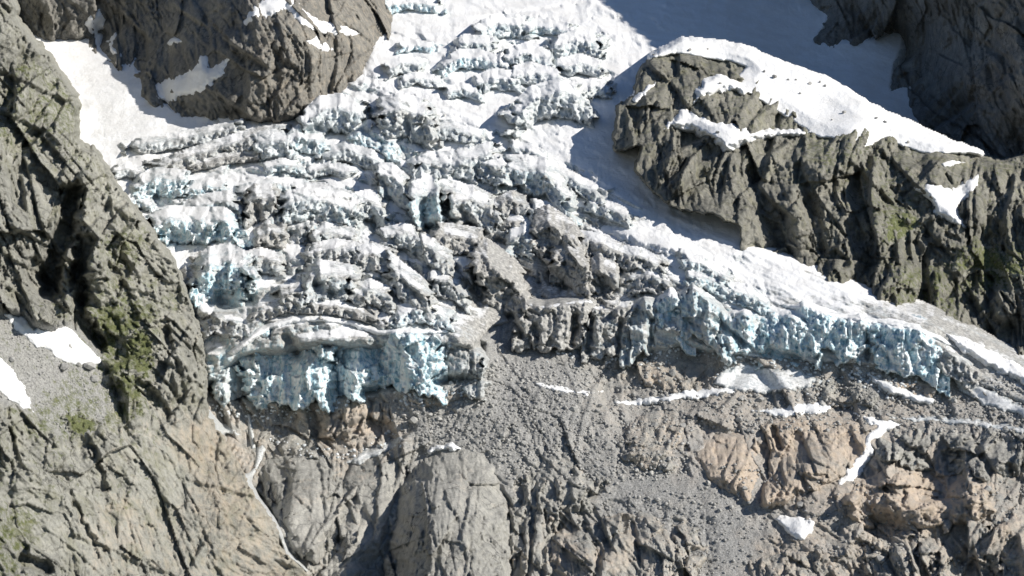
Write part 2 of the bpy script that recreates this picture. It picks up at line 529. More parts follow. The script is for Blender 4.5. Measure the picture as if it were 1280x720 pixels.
# ------------------------------------------------------------------ glacier
AMP = idw([(600, 10, .25), (560, 60, .36), (660, 60, .6), (700, 100, .7), (500, 50, .3), (760, 60, .5), (720, 30, .35), (650, 130, .5), (800, 30, .32), (880, 40, .18), (950, 30, .07), (1100, 90, .04),
           (860, 100, .10), (790, 110, .28), (740, 190, .12), (850, 230, .03), (900, 280, .03), (800, 205, .03), (100, 60, .05), (120, 120, .06), (200, 165, .05), (320, 152, .07), (130, 175, .12),
           (200, 240, .6), (300, 250, .8), (400, 220, .9), (500, 200, .95), (430, 150, .7), (600, 150, .35), (560, 115, .45), (650, 200, .6),
           (600, 260, 1.0), (500, 320, 1.05), (400, 330, 1.0), (300, 350, .8), (700, 300, 1.0), (650, 350, .9), (760, 330, .8), (720, 250, .6),
           (800, 270, .35), (850, 300, .3), (950, 340, .15), (1050, 370, .12), (1150, 420, .15), (1250, 470, .15), (900, 350, .3), (820, 340, .6),
           (400, 385, .3), (540, 395, .35), (280, 390, .35), (690, 160, .2)], 3.5)
SNOWB = idw([(600, 10, 1.0), (560, 60, .85), (680, 60, .7), (700, 110, .6), (500, 50, .9), (800, 30, 1.0), (950, 30, 1.2), (1100, 90, 1.2), (860, 130, 1.2), (740, 190, 1.2),
             (850, 240, 1.2), (910, 290, 1.0), (100, 60, 1.3), (120, 120, 1.3), (200, 165, 1.2), (320, 150, 1.1), (130, 180, .9), (270, 190, .35),
             (200, 240, .6), (300, 250, .45), (400, 220, .5), (500, 180, .55), (430, 150, .5), (600, 150, .8), (560, 115, .8), (650, 200, .55),
             (600, 260, .35), (500, 320, .3), (400, 330, .3), (310, 310, .5), (300, 360, .35), (700, 290, .2), (650, 340, .2), (620, 330, .5), (760, 330, .2), (720, 250, .5),
             (800, 270, .75), (850, 300, .8), (890, 325, .7), (950, 335, .8), (980, 350, .55), (1050, 370, .5), (1150, 420, .2), (1250, 470, .2), (900, 355, .25), (820, 350, .2),
             (420, 395, .7), (540, 395, .4), (280, 390, .7)], 3.5)
DIRTB = idw([(600, 10, 0), (600, 100, .12), (950, 30, 0), (740, 190, 0), (850, 240, 0), (100, 60, 0), (120, 120, 0), (200, 160, .05), (270, 185, .6), (340, 180, .4),
             (200, 240, .2), (300, 250, .25), (400, 220, .3), (500, 200, .35), (600, 150, .2), (650, 210, .4), (600, 260, .5), (500, 320, .48), (400, 330, .5), (350, 375, .6),
             (260, 310, .2), (300, 350, .3), (700, 290, .65), (690, 340, .9), (630, 370, 1.0), (760, 330, .8), (720, 250, .5), (800, 270, .3), (850, 300, .25),
             (950, 345, .33), (1050, 372, .42), (1150, 420, .7), (1250, 470, .7), (900, 355, .4), (820, 360, .5), (540, 395, .55), (660, 420, 1.0)], 3.5)
BLUEB = idw([(600, 10, .35), (520, 20, .5), (600, 80, .45), (700, 100, .35), (950, 30, 0), (850, 230, 0), (120, 120, .1), (200, 240, .5), (260, 310, .6), (300, 350, .55),
             (400, 250, .4), (500, 200, .45), (500, 320, .35), (440, 300, .45), (650, 300, .15), (700, 330, 0), (640, 210, .3), (900, 350, .55), (820, 330, .3), (1000, 370, .3), (1200, 450, .2), (400, 390, .4)], 3.5)

GLACIER = [(30, 30), (38, 40), (65, 48), (85, 46), (105, 41), (122, 42), (113, 60), (128, 66), (145, 70), (150, 82), (168, 76), (168, 90), (180, 95), (178, 118), (195, 130), (222, 140),
           (225, 148), (275, 145), (330, 140), (395, 137), (432, 112), (447, 97), (460, 80), (467, 63), (470, 50), (482, 43), (490, 27), (495, 0), (495, -90),
           (1045, -90), (1023, 7), (1035, 20), (1018, 50), (1040, 57), (1086, 50), (1126, 43), (1125, 60), (1116, 80), (1110, 113), (1136, 110), (1143, 147),
           (1173, 170), (1200, 180), (1215, 200), (1080, 190), (1000, 215), (935, 290), (923, 306), (946, 316), (986, 335), (1026, 350), (1066, 368), (1106, 385), (1146, 398),
           (1173, 408), (1206, 425), (1240, 445), (1280, 465), (1370, 505), (1370, 530), (1280, 502), (1215, 474), (1150, 462), (1060, 452), (960, 448), (850, 428), (800, 436),
           (740, 428), (690, 428), (655, 422), (640, 400), (610, 408), (590, 430), (560, 428), (480, 425), (400, 425), (300, 440), (250, 480), (215, 440), (170, 330), (90, 240), (60, 150), (-20, 70), (-20, 30)]

def strike(u, v):
    """rows of ice run level on the left and fall to the right on the right-hand side"""
    return v - 0.42 * np.maximum(u - 430, 0) + 0.05 * u

def ice_detail(u, v):
    """blades, chips and grooves of broken ice, metres"""
    f1 = 1.3 * fbm(u / 9, v / 9, 21, 3); f2 = 1.3 * fbm(u / 9, v / 9, 31, 3)
    uu, vv = u + 8 * fbm(u / 40, v / 40, 3, 3) + f1, strike(u, v) + 6 * fbm(u / 40, v / 40, 8, 3) + f2
    y = -2.9 * ridged(uu / 36, vv / 8.5, 141, 4, 0.6)                       # long fins along the rows
    a, b = rot(uu, v + f2, -28)
    md = sst(-0.2, 0.4, pn(u / 55, v / 45, 151))
    y = y - md * 2.2 * ridged(a / 7.5, b / 26, 143, 3, 0.6)                 # fins across them
    y = y + 4.6 * facets(uu / 10, vv / 8.0, 9)[0] + 2.0 * facets(uu / 4.8, vv / 4.0, 12)[0]
    return y

CARVE = [([(528, 252), (530, 275), (535, 292)], 6, 22), ([(318, 255), (322, 272)], 5, 16), ([(343, 262), (345, 280)], 4, 14), ([(275, 378), (300, 385), (312, 378)], 8, 24), ([(690, 345), (705, 360)], 8, 20),
         ([(745, 355), (758, 362)], 8, 16), ([(640, 395), (652, 420)], 4, 22), ([(360, 425), (372, 440)], 7, 18), ([(720, 395), (715, 430)], 4, 18), ([(668, 410), (672, 425)], 5, 12), ([(455, 492), (490, 500)], 8, 25),
         ([(545, 478), (590, 475)], 8, 25), ([(740, 400), (735, 440)], 4, 16), ([(895, 400), (930, 430)], 4, 12), ([(960, 440), (1000, 452)], 7, 14), ([(380, 165), (398, 160)], 5, 18), ([(455, 165), (480, 178)], 4, 10),
         ([(505, 150), (520, 175)], 4, 10), ([(395, 358), (415, 368)], 6, 14), ([(500, 350), (525, 375)], 4, 12), ([(620, 300), (650, 312)], 5, 12), ([(590, 345), (600, 380)], 6, 14), ([(205, 292), (230, 298)], 6, 12),
         ([(476, 225), (486, 248)], 4, 12), ([(640, 222), (650, 240)], 4, 10), ([(575, 262), (590, 280)], 5, 12), ([(815, 400), (812, 440)], 3, 14), ([(776, 400), (772, 440)], 3, 12), ([(1083, 415), (1085, 450)], 3, 10)]
def carve(u, v):
    y = 0
    wu, wv = u + 3 * fbm(u / 10, v / 10, 7, 3), v + 3 * fbm(u / 10, v / 10, 9, 3)
    lo, hi, to, bo = u.min() - 30, u.max() + 30, v.min() - 30, v.max() + 30
    for line, wd, dp in CARVE:
        if any(lo < p[0] < hi and to < p[1] < bo for p in line):
            y = y + dp * np.exp(-(linedist(line, wu, wv) / wd) ** 2)
    return y

def glacier_relief(u, v, s):
    A = coarse(AMP, u, v, 6)
    w1 = 14 * fbm(u / 45, v / 45, 3, 4); w2 = 10 * fbm(u / 40, v / 40, 8, 4)
    uu, vv = u + w1, strike(u, v) + w2
    f1 = 1.3 * fbm(u / 9, v / 9, 21, 3); f2 = 1.3 * fbm(u / 9, v / 9, 31, 3)
    b1, u1 = blocks(uu, vv, 92, 42, 2, spread=0.45)
    b2, u2 = blocks(uu + f1, vv + f2, 40, 19, 4, spread=0.5, lat=0.6)
    b3, u3 = blocks(uu + f1, vv + f2, 17, 9, 6, spread=0.5, lat=0.7)
    face = np.clip(0.35 * sst(2, -3, u1) + 0.75 * sst(1.5, -2, u2), 0, 1)
    y = 0.60 * b1 - 6 + 0.70 * b2 + (0.20 + 0.55 * face) * b3
    pl, e, c = facets((uu + f1) / 24, (vv + f2) / 17, 19)
    y = y + 7.0 * pl
    a, b = rot(u + 3 * fbm(u / 20, v / 20, 6, 3), v, -12)
    y = y - face * 2.0 * ridged(a / 9, b / 34, 46, 4)
    y = y + (0.35 + 0.65 * face) * ice_detail(u, v)
    terr = sst(-0.28, 0.22, fbm(u / 75 + 3.3, strike(u, v) / 17, 87, 3))
    y = A * y * (0.30 + 0.85 * terr)
    # gentle swells on the smooth snow
    y = y + (1 - np.clip(A, 0, 1)) * (5.0 * fbm(u / 70, v / 40, 51, 3) + 2.6 * fbm(u / 26, strike(u, v) / 9, 53, 5, 0.6))
    a, b = rot(u, v, 24)
    y = y + sst(780, 900, u) * sst(250, 300, v) * 2.2 * ridged(a / 90 + 0.3 * fbm(u / 40, v / 40, 2), b / 9, 58, 4)
    y = y + carve(u, v)
    for line, wd, dp in CREVASSES:
        d = linedist(line, u, v)
        y = y + dp * np.exp(-(d / wd) ** 2)
    return y

CREVASSES = [([(165, 184), (200, 190), (235, 186)], 3, 9), ([(210, 196), (245, 190)], 3, 8), ([(225, 205), (290, 196), (330, 202)], 3, 8),
             ([(540, 60), (600, 52), (650, 56)], 2.5, 8), ([(480, 62), (535, 60)], 3, 8), ([(590, 25), (650, 15), (700, 8)], 2.0, 6)]

def glacier_mask(u, v, s, N, Y):
    k = max(1, int(round(2.0 / STEP)))
    nz = blur(N[..., 2], k) * 0.6 + 0.4 * N[..., 2]
    sb = coarse(SNOWB, u, v, 6); db = coarse(DIRTB, u, v, 6); bb = coarse(BLUEB, u, v, 6)
    snow = np.clip(sb * (1 - 0.22 * sst(150, 260, v) * sst(0.05, 0.3, db)) + (nz - 0.85) * 2.8 + 0.35 * fbm(u / 45, strike(u, v) / 8, 85, 4) * sst(0.03, 0.2, db), 0, 1)
    steep = sst(0.85, 0.45, nz)
    terr = sst(-0.28, 0.22, fbm(u / 75 + 3.3, strike(u, v) / 17, 87, 3))
    snow = np.clip(snow + 0.30 * (1 - terr) * sst(0.8, 0.3, db), 0, 1)
    a, b = rot(u, v, 24)
    right = sst(600, 800, u)
    st = (1 - right) * fbm(u / 70, strike(u, v) / 7, 81, 4) + right * fbm(a / 90, b / 6, 83, 4)
    dirt = np.clip(db * 1.05 + 0.12 * sst(190, 280, v) * sst(0.1, 0.3, db) + 0.34 * st * sst(0.02, 0.25, db), 0, 1)
    snow = np.clip(snow - 0.35 * np.maximum(st, 0) * sst(0.1, 0.4, db), 0, 1)
    blue = np.clip(bb * (0.35 + 0.9 * steep), 0, 1)
    return snow, dirt, blue

glacier = patch('glacier', GLACIER, B, glacier_relief, M_ICE, glacier_mask, margin=24, rag=2.0, skirt=(1.6, 0.05), kind='structure',
                label='crevassed white glacier icefall descending between the rock walls')

# ------------------------------------------------------------------ ground below the ice
BED = [(205, 430), (300, 420), (600, 420), (640, 395), (700, 415), (850, 415), (1000, 435), (1150, 450), (1250, 470), (1370, 510), (1370, 810), (240, 810), (230, 600), (205, 500)]
BEDGRIT = idw([(560, 520, 0.85), (620, 480, 1.00), (650, 430, 1.00), (700, 500, 1.00), (640, 560, 0.78), (760, 500, 0.59), (800, 620, 1.00), (850, 560, 0.72), (860, 660, 1.00), (760, 580, 0.85), (900, 690, 1.00), (920, 620, 1.00), (880, 520, 0.46),
               (1000, 490, 0.59), (1100, 490, 0.72), (1200, 500, 0.72), (1260, 520, 0.72), (960, 640, 0.85), (1060, 560, 0.25), (1120, 520, 0.46), (700, 600, 0.35), (330, 540, 0.16), (450, 580, 0.09), (560, 620, 0.03),
               (420, 650, 0.01), (340, 640, 0.00), (1000, 590, 0.09), (1150, 620, 0.06), (1250, 600, 0.25), (1100, 700, 0.09), (1200, 680, 0.09), (980, 700, 0.16), (760, 690, 0.03), (680, 650, 0.09), (1040, 680, 0.35)], 3.5)
BEDTAN = idw([(900, 580, .7), (1020, 580, .7), (1150, 620, .7), (1100, 690, .5), (820, 540, .5), (450, 520, .6), (340, 620, .15), (600, 500, .1), (760, 690, .35), (1250, 640, .45), (990, 540, .6), (300, 600, .5), (700, 620, .25), (560, 640, .12)], 3)

UNDER = [[(250, 430), (340, 392), (470, 398), (605, 430), (600, 470), (540, 482), (490, 486), (400, 500), (300, 500), (250, 480)],
         [(650, 370), (860, 352), (1000, 378), (1170, 412), (1222, 465), (1150, 460), (1060, 450), (960, 446), (850, 428), (740, 430), (660, 424)]]
def bed_relief(u, v, s):
    ub = 34 * np.maximum(sst(-6, 10, sdf(UNDER[0], u, v)), sst(-6, 10, sdf(UNDER[1], u, v)))
    g = coarse(BEDGRIT, u, v, 6)
    r = rock(u, v, 84, 1.3, 0.55, -30, 21, 1.0, gully=0.25, steps=1.3)
    grit = 3.2 * fbm(u / 34, v / 24, 61, 4) + 1.1 * facets(u / 4.2, v / 3.6, 63)[0] + 0.9 * facets(u / 8.5, v / 7, 65)[0]
    fan = sst(0, 14, sdf([(705, 640), (760, 590), (850, 585), (900, 600), (960, 660), (985, 700), (930, 760), (880, 760), (890, 655), (800, 632)], u, v) + 6 * fbm(u / 16, v / 16, 66, 3))
    grit = grit * (1 - 0.55 * fan); g = np.maximum(g, fan)
    return r * (1 - 0.85 * g) * (1 - 0.8 * fan) + grit * g + 5 + ub
def bed_mask(u, v, s, N, Y):
    return coarse(BEDTAN, u, v, 6), 0.0 * u, np.clip(coarse(BEDGRIT, u, v, 6) + 0.3 * fbm(u / 20, v / 20, 5, 3), 0, 1)
bedrock = patch('bedrock_slope', BED, B, bed_relief, M_BED, bed_mask, margin=4, rag=0, kind='structure',
                label='bare grey bedrock and debris slope below the ice fronts')

# ------------------------------------------------------------------ rock walls
# dark spur at the upper left
SPUR = [(-20, -80), (-20, 60), (38, 42), (65, 48), (85, 48), (105, 43), (122, 44), (113, 62), (128, 70), (145, 73), (150, 84), (168, 80), (168, 92), (180, 97), (178, 120), (195, 133), (222, 143),
        (228, 152), (275, 150), (330, 146), (395, 141), (432, 116), (447, 101), (460, 84), (467, 66), (470, 53), (482, 46), (490, 30), (495, 0), (500, -80)]
spur_ct = [Bp(p, 3) for p in SPUR[2:32:2]] + [(-20, -60, 2200), (60, -60, 2170), (150, -60, 2120), (200, 0, 2060), (205, 60, 1995), (250, 60, 1925), (285, -60, 2030), (292, 30, 1905), (290, 100, 1848),
           (285, 140, 1835), (330, 30, 1875), (380, 45, 1870), (352, 100, 1850), (345, 135, 1825), (372, 120, 1835), (430, 30, 1960), (470, -50, 2200), (400, -60, 2080), (110, 20, 2100), (60, 20, 2110), (20, 20, 2130)]
def spur_relief(u, v, s):
    return rock(u, v, 62, 2.0, 1.0, -12, 31, 1.0, gully=1.0)
def spur_mask(u, v, s, N, Y):
    return 0.35 * sst(260, 330, u) + 0 * v, 0.12 + 0 * u, 0 * u
spur = patch('rock_spur', SPUR, tps(spur_ct), spur_relief, M_WALL, spur_mask, kind='structure', skirt=(1.5, 0.1), margin=24, clip=(-70, -80, 1350, 790),
             label='dark rock spur with a sunlit right face above the snow basin')

# high wall, upper right; goes on above the frame and throws the shadow over the gully
WALL = [(860, -420), (940, -200), (1003, -60), (1023, 7), (1035, 20), (1018, 52), (1040, 60), (1086, 53), (1126, 46), (1125, 62), (1116, 82), (1110, 115), (1136, 113), (1143, 149), (1173, 172),
        (1200, 183), (1225, 195), (1250, 206), (1290, 260), (1420, 280), (1420, -420)]
wall_ct = [Bp(p, 4) for p in WALL[3:16]] + [(880, -400, 2560), (960, -200, 2400), (1030, -60, 2270), (1130, 0, 2110), (1200, 0, 1985), (1280, 0, 1880), (1200, 100, 1935), (1280, 100, 1835), (1250, 180, 1850),
           (1280, 230, 1800), (1400, 250, 1740), (1400, 0, 1770), (1400, -200, 1815), (1400, -400, 1990), (1300, -250, 1925), (1200, -200, 2030), (1200, -400, 2230)]
def wall_relief(u, v, s):
    return rock(u, v, 80, 2.2, 1.05, -14, 41, 1.0, gully=1.3)
right_wall = patch('rock_wall', WALL, tps(wall_ct), wall_relief, M_WALL, lambda u, v, s, N, Y: (0.1 + 0 * u, 0.1 + 0 * u, 0 * u), kind='structure', skirt=(2.5, 0.2), margin=24, clip=(820, -420, 1420, 300),
                   label='tall dark shaded rock wall at the upper right')

# rock island on the right between gully and glacier tongue
ISLAND = [(853, 57), (893, 60), (940, 69), (947, 77), (988, 91), (1028, 105), (1057, 123), (1107, 150), (1163, 172), (1198, 188), (1225, 195), (1252, 203), (1275, 195), (1370, 200),
          (1370, 540), (1280, 497), (1240, 477), (1206, 457), (1173, 440), (1146, 430), (1106, 417), (1066, 400), (1026, 382), (986, 367), (946, 348), (923, 332), (926, 297), (925, 283), (890, 267),
          (850, 262), (830, 250), (810, 233), (794, 213), (804, 180), (790, 184), (769, 188), (767, 170), (774, 133), (794, 120), (800, 90), (817, 70)]
isl_ct = [(853, 52, 1890), (893, 57, 1880), (945, 70, 1860), (1030, 100, 1820), (1110, 147, 1765), (1165, 170, 1745), (1225, 193, 1730), (1280, 200, 1700), (1360, 210, 1660),
          (817, 72, 1830), (800, 92, 1800), (780, 140, 1735), (770, 185, 1675), (800, 185, 1655), (810, 230, 1610), (850, 262, 1570), (890, 267, 1550), (925, 285, 1530), (925, 310, 1520),
          (880, 130, 1715), (930, 120, 1755), (900, 170, 1660), (960, 150, 1735), (1000, 200, 1640), (1060, 150, 1725), (1100, 190, 1665), (1180, 210, 1660), (900, 230, 1620), (960, 260, 1575),
          (1040, 260, 1575), (1120, 270, 1580), (1200, 260, 1600), (1270, 280, 1590), (1150, 340, 1525), (1240, 340, 1540), (1240, 400, 1490), (1350, 400, 1480), (1060, 330, 1530),
          Bp((960, 335), 48), Bp((1026, 365), 48), Bp((1106, 400), 48), Bp((1173, 425), 48), Bp((1240, 462), 48), Bp((1320, 490), 48)]
def isl_relief(u, v, s):
    y = rock(u, v, 74, 1.6, 1.0, -8, 51, 1.3, gully=1.9)
    for line, wd, dp in [([(1000, 210), (1010, 260), (1030, 330)], 9, 22), ([(1085, 200), (1068, 240), (1075, 300)], 8, 16), ([(1140, 285), (1150, 330), (1160, 390)], 9, 22),
                         ([(1230, 300), (1240, 350), (1235, 420)], 9, 20), ([(940, 215), (955, 260), (985, 320)], 9, 18), ([(880, 190), (868, 230)], 8, 14)]:
        y = y + dp * np.exp(-(linedist(line, u, v) / wd) ** 2)
    up = sst(0, 30, s)
    return y * (0.35 + 0.65 * up)
ISLGRASS = idw([(1120, 280, .4), (1105, 300, .3), (1235, 325, .7), (1205, 335, .5), (1150, 355, .5), (1050, 190, .35), (1000, 250, .1), (900, 200, .12), (1180, 200, .25), (1270, 260, .25), (1050, 330, .05),
                (1150, 310, .2), (1250, 400, .1), (830, 110, .2), (940, 140, .25), (1180, 300, .15), (1240, 290, .3)], 4)
def isl_mask(u, v, s, N, Y):
    return 0.22 + 0 * u, coarse(ISLGRASS, u, v, 6) + 0.25 * (N[..., 2] - 0.4), 0 * u
island = patch('rock_outcrop', ISLAND, tps(isl_ct), isl_relief, M_ISLE, isl_mask, kind='structure', skirt=(22.0, 3.0), rag=5, clip=(700, -70, 1370, 790),
               label='big craggy rock island with snow on top right of the glacier')

# near cliff on the left
CLIFF = [(-80, -80), (8, -80), (12, 0), (20, 33), (33, 47), (61, 78), (92, 123), (93, 177), (120, 195), (148, 240), (177, 273), (197, 303), (217, 328), (227, 357), (237, 380), (247, 407), (254, 440),
         (256, 480), (258, 513), (266, 530), (288, 560), (303, 590), (318, 622), (343, 653), (352, 686), (385, 716), (430, 770), (440, 810), (-80, 810)]
def cliff_base(u, v):
    return 955 + 0.55 * u + 0.36 * (720 - v)
CLIFFGRASS = idw([(160, 420, 0.75), (175, 460, 0.76), (150, 480, 0.76), (90, 520, 0.70), (120, 490, 0.57), (40, 460, 0.38), (200, 460, 0.34), (60, 150, 0.52), (30, 100, 0.48), (120, 230, 0.43), (150, 310, 0.57), (140, 270, 0.34), (60, 250, 0.25), (30, 300, 0.16),
                  (200, 330, 0.34), (230, 420, 0.16), (240, 500, 0.00), (20, 600, 0.38), (10, 660, 0.62), (60, 600, 0.38), (130, 620, 0.34), (180, 580, 0.34), (250, 600, 0.00), (300, 650, 0.00), (80, 680, 0.20), (200, 680, 0.05), (110, 560, 0.25), (30, 20, 0.25), (195, 400, 0.52)], 4)
CLIFFTAN = idw([(280, 600, .55), (255, 560, .62), (300, 640, .55), (330, 690, .5), (240, 680, .35), (155, 640, .45), (200, 600, .15), (100, 600, .1), (100, 300, .0), (50, 200, .05), (230, 420, .2), (240, 480, .2), (30, 680, .1), (150, 350, .1)], 3)
SCREE_POLY = [(-80, 385), (5, 388), (30, 390), (42, 404), (64, 409), (90, 401), (112, 424), (130, 444), (135, 480), (150, 500), (120, 540), (75, 545), (40, 515), (-80, 480)]
def rough_dist(line, u, v, amp=5.0):
    pu = u + amp * fbm(u / 11, v / 11, 111, 4) + 0.8 * amp * facets(u / 13, v / 13, 113)[0]
    pv = v + amp * fbm(u / 11, v / 11, 117, 4)
    return linedist(line, pu, pv)
def cliff_relief(u, v, s):
    low = sst(500, 600, v + 0.35 * (u - 120))
    y = rock(u, v, 86, 1.5, 0.66, -24, 71, 1.5, gully=1.8) * (1 - low) + low * rock(u, v, 90, 2.2, 0.36, -34, 73, 1.5, gully=1.1, steps=0.6)
    for line, wd, dp in [([(92, 240), (84, 275), (66, 330), (60, 360)], 12, 40), ([(108, 300), (96, 350), (100, 400), (122, 430)], 10, 34), ([(140, 330), (155, 370), (165, 395)], 8, 10), ([(205, 405), (212, 440)], 6, 10),
                         ([(40, 330), (55, 350)], 8, 14), ([(170, 480), (190, 495), (210, 520)], 6, 10), ([(115, 560), (130, 610)], 6, 9), ([(88, 615), (105, 660), (130, 690)], 4, 6), ([(30, 700), (60, 712)], 7, 12)]:
        y = y + dp * np.exp(-(rough_dist(line, u, v) / wd) ** 4)
    for line, wd, dp in [([(108, 225), (116, 290), (118, 330)], 13, 22), ([(75, 280), (82, 330), (88, 380)], 10, 14)]:
        y = y - dp * np.exp(-(rough_dist(line, u, v) / wd) ** 4)
    sc = sst(-6, 8, sdf(SCREE_POLY, u, v))
    ledge = 3 + 0.6 * facets(u / 4, v / 3.4, 93)[0] + 1.4 * fbm(u / 18, v / 14, 95, 4)
    y = y * (1 - sc) + ledge * sc
    return y
def cliff_mask(u, v, s, N, Y):
    sc = sst(-8, 6, sdf(SCREE_POLY, u, v) + 5 * fbm(u / 12, v / 12, 3, 3))
    g = coarse(CLIFFGRASS, u, v, 6)
    return coarse(CLIFFTAN, u, v, 6), g * (1 - 0.25 * sc) + 0.25 * (blur(N[..., 2], 2) - 0.45), 0.8 * sc
cliff = patch('cliff', CLIFF, cliff_base, cliff_relief, M_CLIFF, cliff_mask, kind='structure', skirt=(60.0, 3.0), margin=12, clip=(-80, -80, 1350, 800), rag=6,
              label='near grey green cliff with lichen and ledges along the left side')

# ------------------------------------------------------------------ a smoothed map of the surfaces built so far
GSTEP = 2.0
GU, GV = np.meshgrid(np.arange(-80, 1361, GSTEP), np.arange(-80, 801, GSTEP))

def surface_map(names, r):
    """depth of the nearest named surface, smoothed over r samples"""
    Y = sample_depth(GU, GV, names)
    ok = Y < 8e9
    wgt = blur(ok.astype(np.float64), r) + 1e-9
    return np.where(wgt > 1e-6, blur(np.where(ok, Y, 0.0), r) / np.maximum(wgt, 1e-6), 9e9)

def lookup(M, u, v):
    x = np.clip((np.asarray(u) + 80) / GSTEP, 0, M.shape[1] - 1.001); y = np.clip((np.asarray(v) + 80) / GSTEP, 0, M.shape[0] - 1.001)
    i = x.astype(int); j = y.astype(int); fx = x - i; fy = y - j
    return (M[j, i] * (1 - fx) + M[j, i + 1] * fx) * (1 - fy) + (M[j + 1, i] * (1 - fx) + M[j + 1, i + 1] * fx) * fy

GROUND = ['glacier', 'bedrock_slope']
G_ICE = surface_map(GROUND, 4)

# ------------------------------------------------------------------ seracs and ice fronts: steep ice face under a crest, snow tread behind it
def serac(lip, h, dirt, blue, snow=0.12, flute=1.0, tread=0.42, under=3.0, name='serac', lean=0.68, parent=None, **tags):
    lip = np.array(lip, dtype=np.float64)
    if name == 'serac' and h >= 28: lean = 0.48
    sd = int(abs(lip[0, 0] * 7 + lip[0, 1] * 13)) % 200
    ext = 0.12 * (lip[-1, 0] - lip[0, 0]) + 2
    lip = np.vstack([[lip[0, 0] - ext, lip[0, 1] + 0.15 * h], lip, [lip[-1, 0] + ext, lip[-1, 1] + 0.15 * h]])
    poly = [(a, b - tread * h) for a, b in lip] + [(a, b + h) for a, b in lip[::-1]]
    L = Lattice(poly, 10, STEP, FRAME)
    u, v = L.u, L.v
    cu, hw = (lip[0, 0] + lip[-1, 0]) / 2, (lip[-1, 0] - lip[0, 0]) / 2
    jag = min(5.0, 0.12 * h + 0.6)
    wu = 2.0 * fbm(u / 18, v / 18, sd + 3, 4); wv = 2.0 * fbm(u / 18, v / 18, sd + 6, 4)
    vs = np.interp(u + wu, lip[:, 0], lip[:, 1])
    up0 = vs - v
    fade = np.exp(-np.maximum(up0, 0) / 2.5)                 # the jagged crest is not carried up the tread
    vl = vs + fade * jag * (fbm(u / 15, v / 60, sd, 4) + 0.5 * facets(u / 12.0, v / 40, sd + 2)[0])
    hb = h * (0.98 + (0.25 if name == 'serac' else 0.20) * fbm(u / (12 if name == 'serac' else 20), 0 * u + 5, sd + 9, 4))
    uc = u[0]
    vlc = np.interp(uc, lip[:, 0], lip[:, 1])
    yb = lookup(G_ICE, uc, vlc + h)
    k = max(3, int(0.25 * len(uc)) | 1)
    yb = np.convolve(np.pad(yb, k // 2, mode='edge'), np.ones(k) / k, mode='valid')[None, :len(uc)]
    up = vl - v
    sl = RND[sd, 3] - 0.5
    t = (u + wu - cu + 0.9 * sl * up0 + 0.16 * hw * fbm(u / 22, v / 9, sd + 51, 3) + 0.22 * hw * facets(u / 14, v / 9, sd + 53)[0]) / hw
    face = sst(3, -3, up)
    Y = yb - under + lean * (h + np.minimum(up, 0)) + 2.1 * np.maximum(up, 0)
    Y = Y + 0.14 * h * pn(u / (0.7 * hw + 8), v / (2.0 * h), sd + 1)
    fl = ridged((u + 5 * fbm(u / 14, v / 24, sd, 3)) / (0.36 * h + 5), v / (1.3 * h + 8), sd + 20, 5)
    Y = Y + 0.22 * h * np.abs(t) ** 2.5 + (1 - face) * 3.0 * fbm(u / 22, strike(u, v) / 12, sd + 61, 4)
    Y = Y - face * flute * fl * (0.12 * h + 1.0)
    Y = Y - face * 1.5 * ridged((u + 0.25 * v) / 6.5, v / 30, sd + 25, 3)
    pl, e, c = facets((u + wu) / (0.34 * h + 4), (v + wv) / (0.45 * h + 4), sd + 31)
    Y = Y + (0.25 + 0.75 * face) * ((0.24 if name == 'serac' else 0.13) * h + 1.5) * pl
    Y = Y + (0.30 + 0.70 * face) * (1.0 if name == 'serac' else 0.55) * ice_detail(u, v)
    wgt = sst(1.0, 0.70, np.abs(t)) * sst(1.05, 0.80, -up / np.maximum(hb, 1)) if name == 'serac' else sst(1.05, 0.85, np.abs(t)) * sst(tread * h + 4, 2, up)
    G0 = lookup(G_ICE, u, v)
    Y = Y * wgt + (G0 + 9) * (1 - wgt)
    if name != 'serac':
        low = np.maximum(-up - hb, 0)
        Y = Y + 7 * low + 2 * low * low
    Y = Y + carve(u, v)
    s = sdf(poly, u, v)
    keep = (s > -6)
    P = at(u, v, Y)
    N = normals(P)
    nz = 0.5 * blur(N[..., 2], 1) + 0.5 * N[..., 2]
    sn = np.clip(snow + (nz - 0.74) * 2.2 + 0.24 * sst(-1, 4, up) - 0.38 * dirt + 0.16 * sst(180, 90, v) + 0.50 * fbm(u / 45, strike(u, v) / 8, 85, 4), 0, 1)
    db = dirt + 0.10 * (name == 'serac') * sst(170, 260, v) + 0.30 * fbm(u / 50, strike(u, v) / 7, 81, 4)
    bb = blue * (0.55 + 0.45 * face)
    me = mesh_from(name, P, keep, M_ICE, {'mask': (sn, db, bb)})
    o = link(name, me, parent=parent, **tags)
    DEPTH['%s|%s' % (name, o.name)] = (u[0, 0], v[0, 0], Y, keep & (s > -1), L.step)
    return o

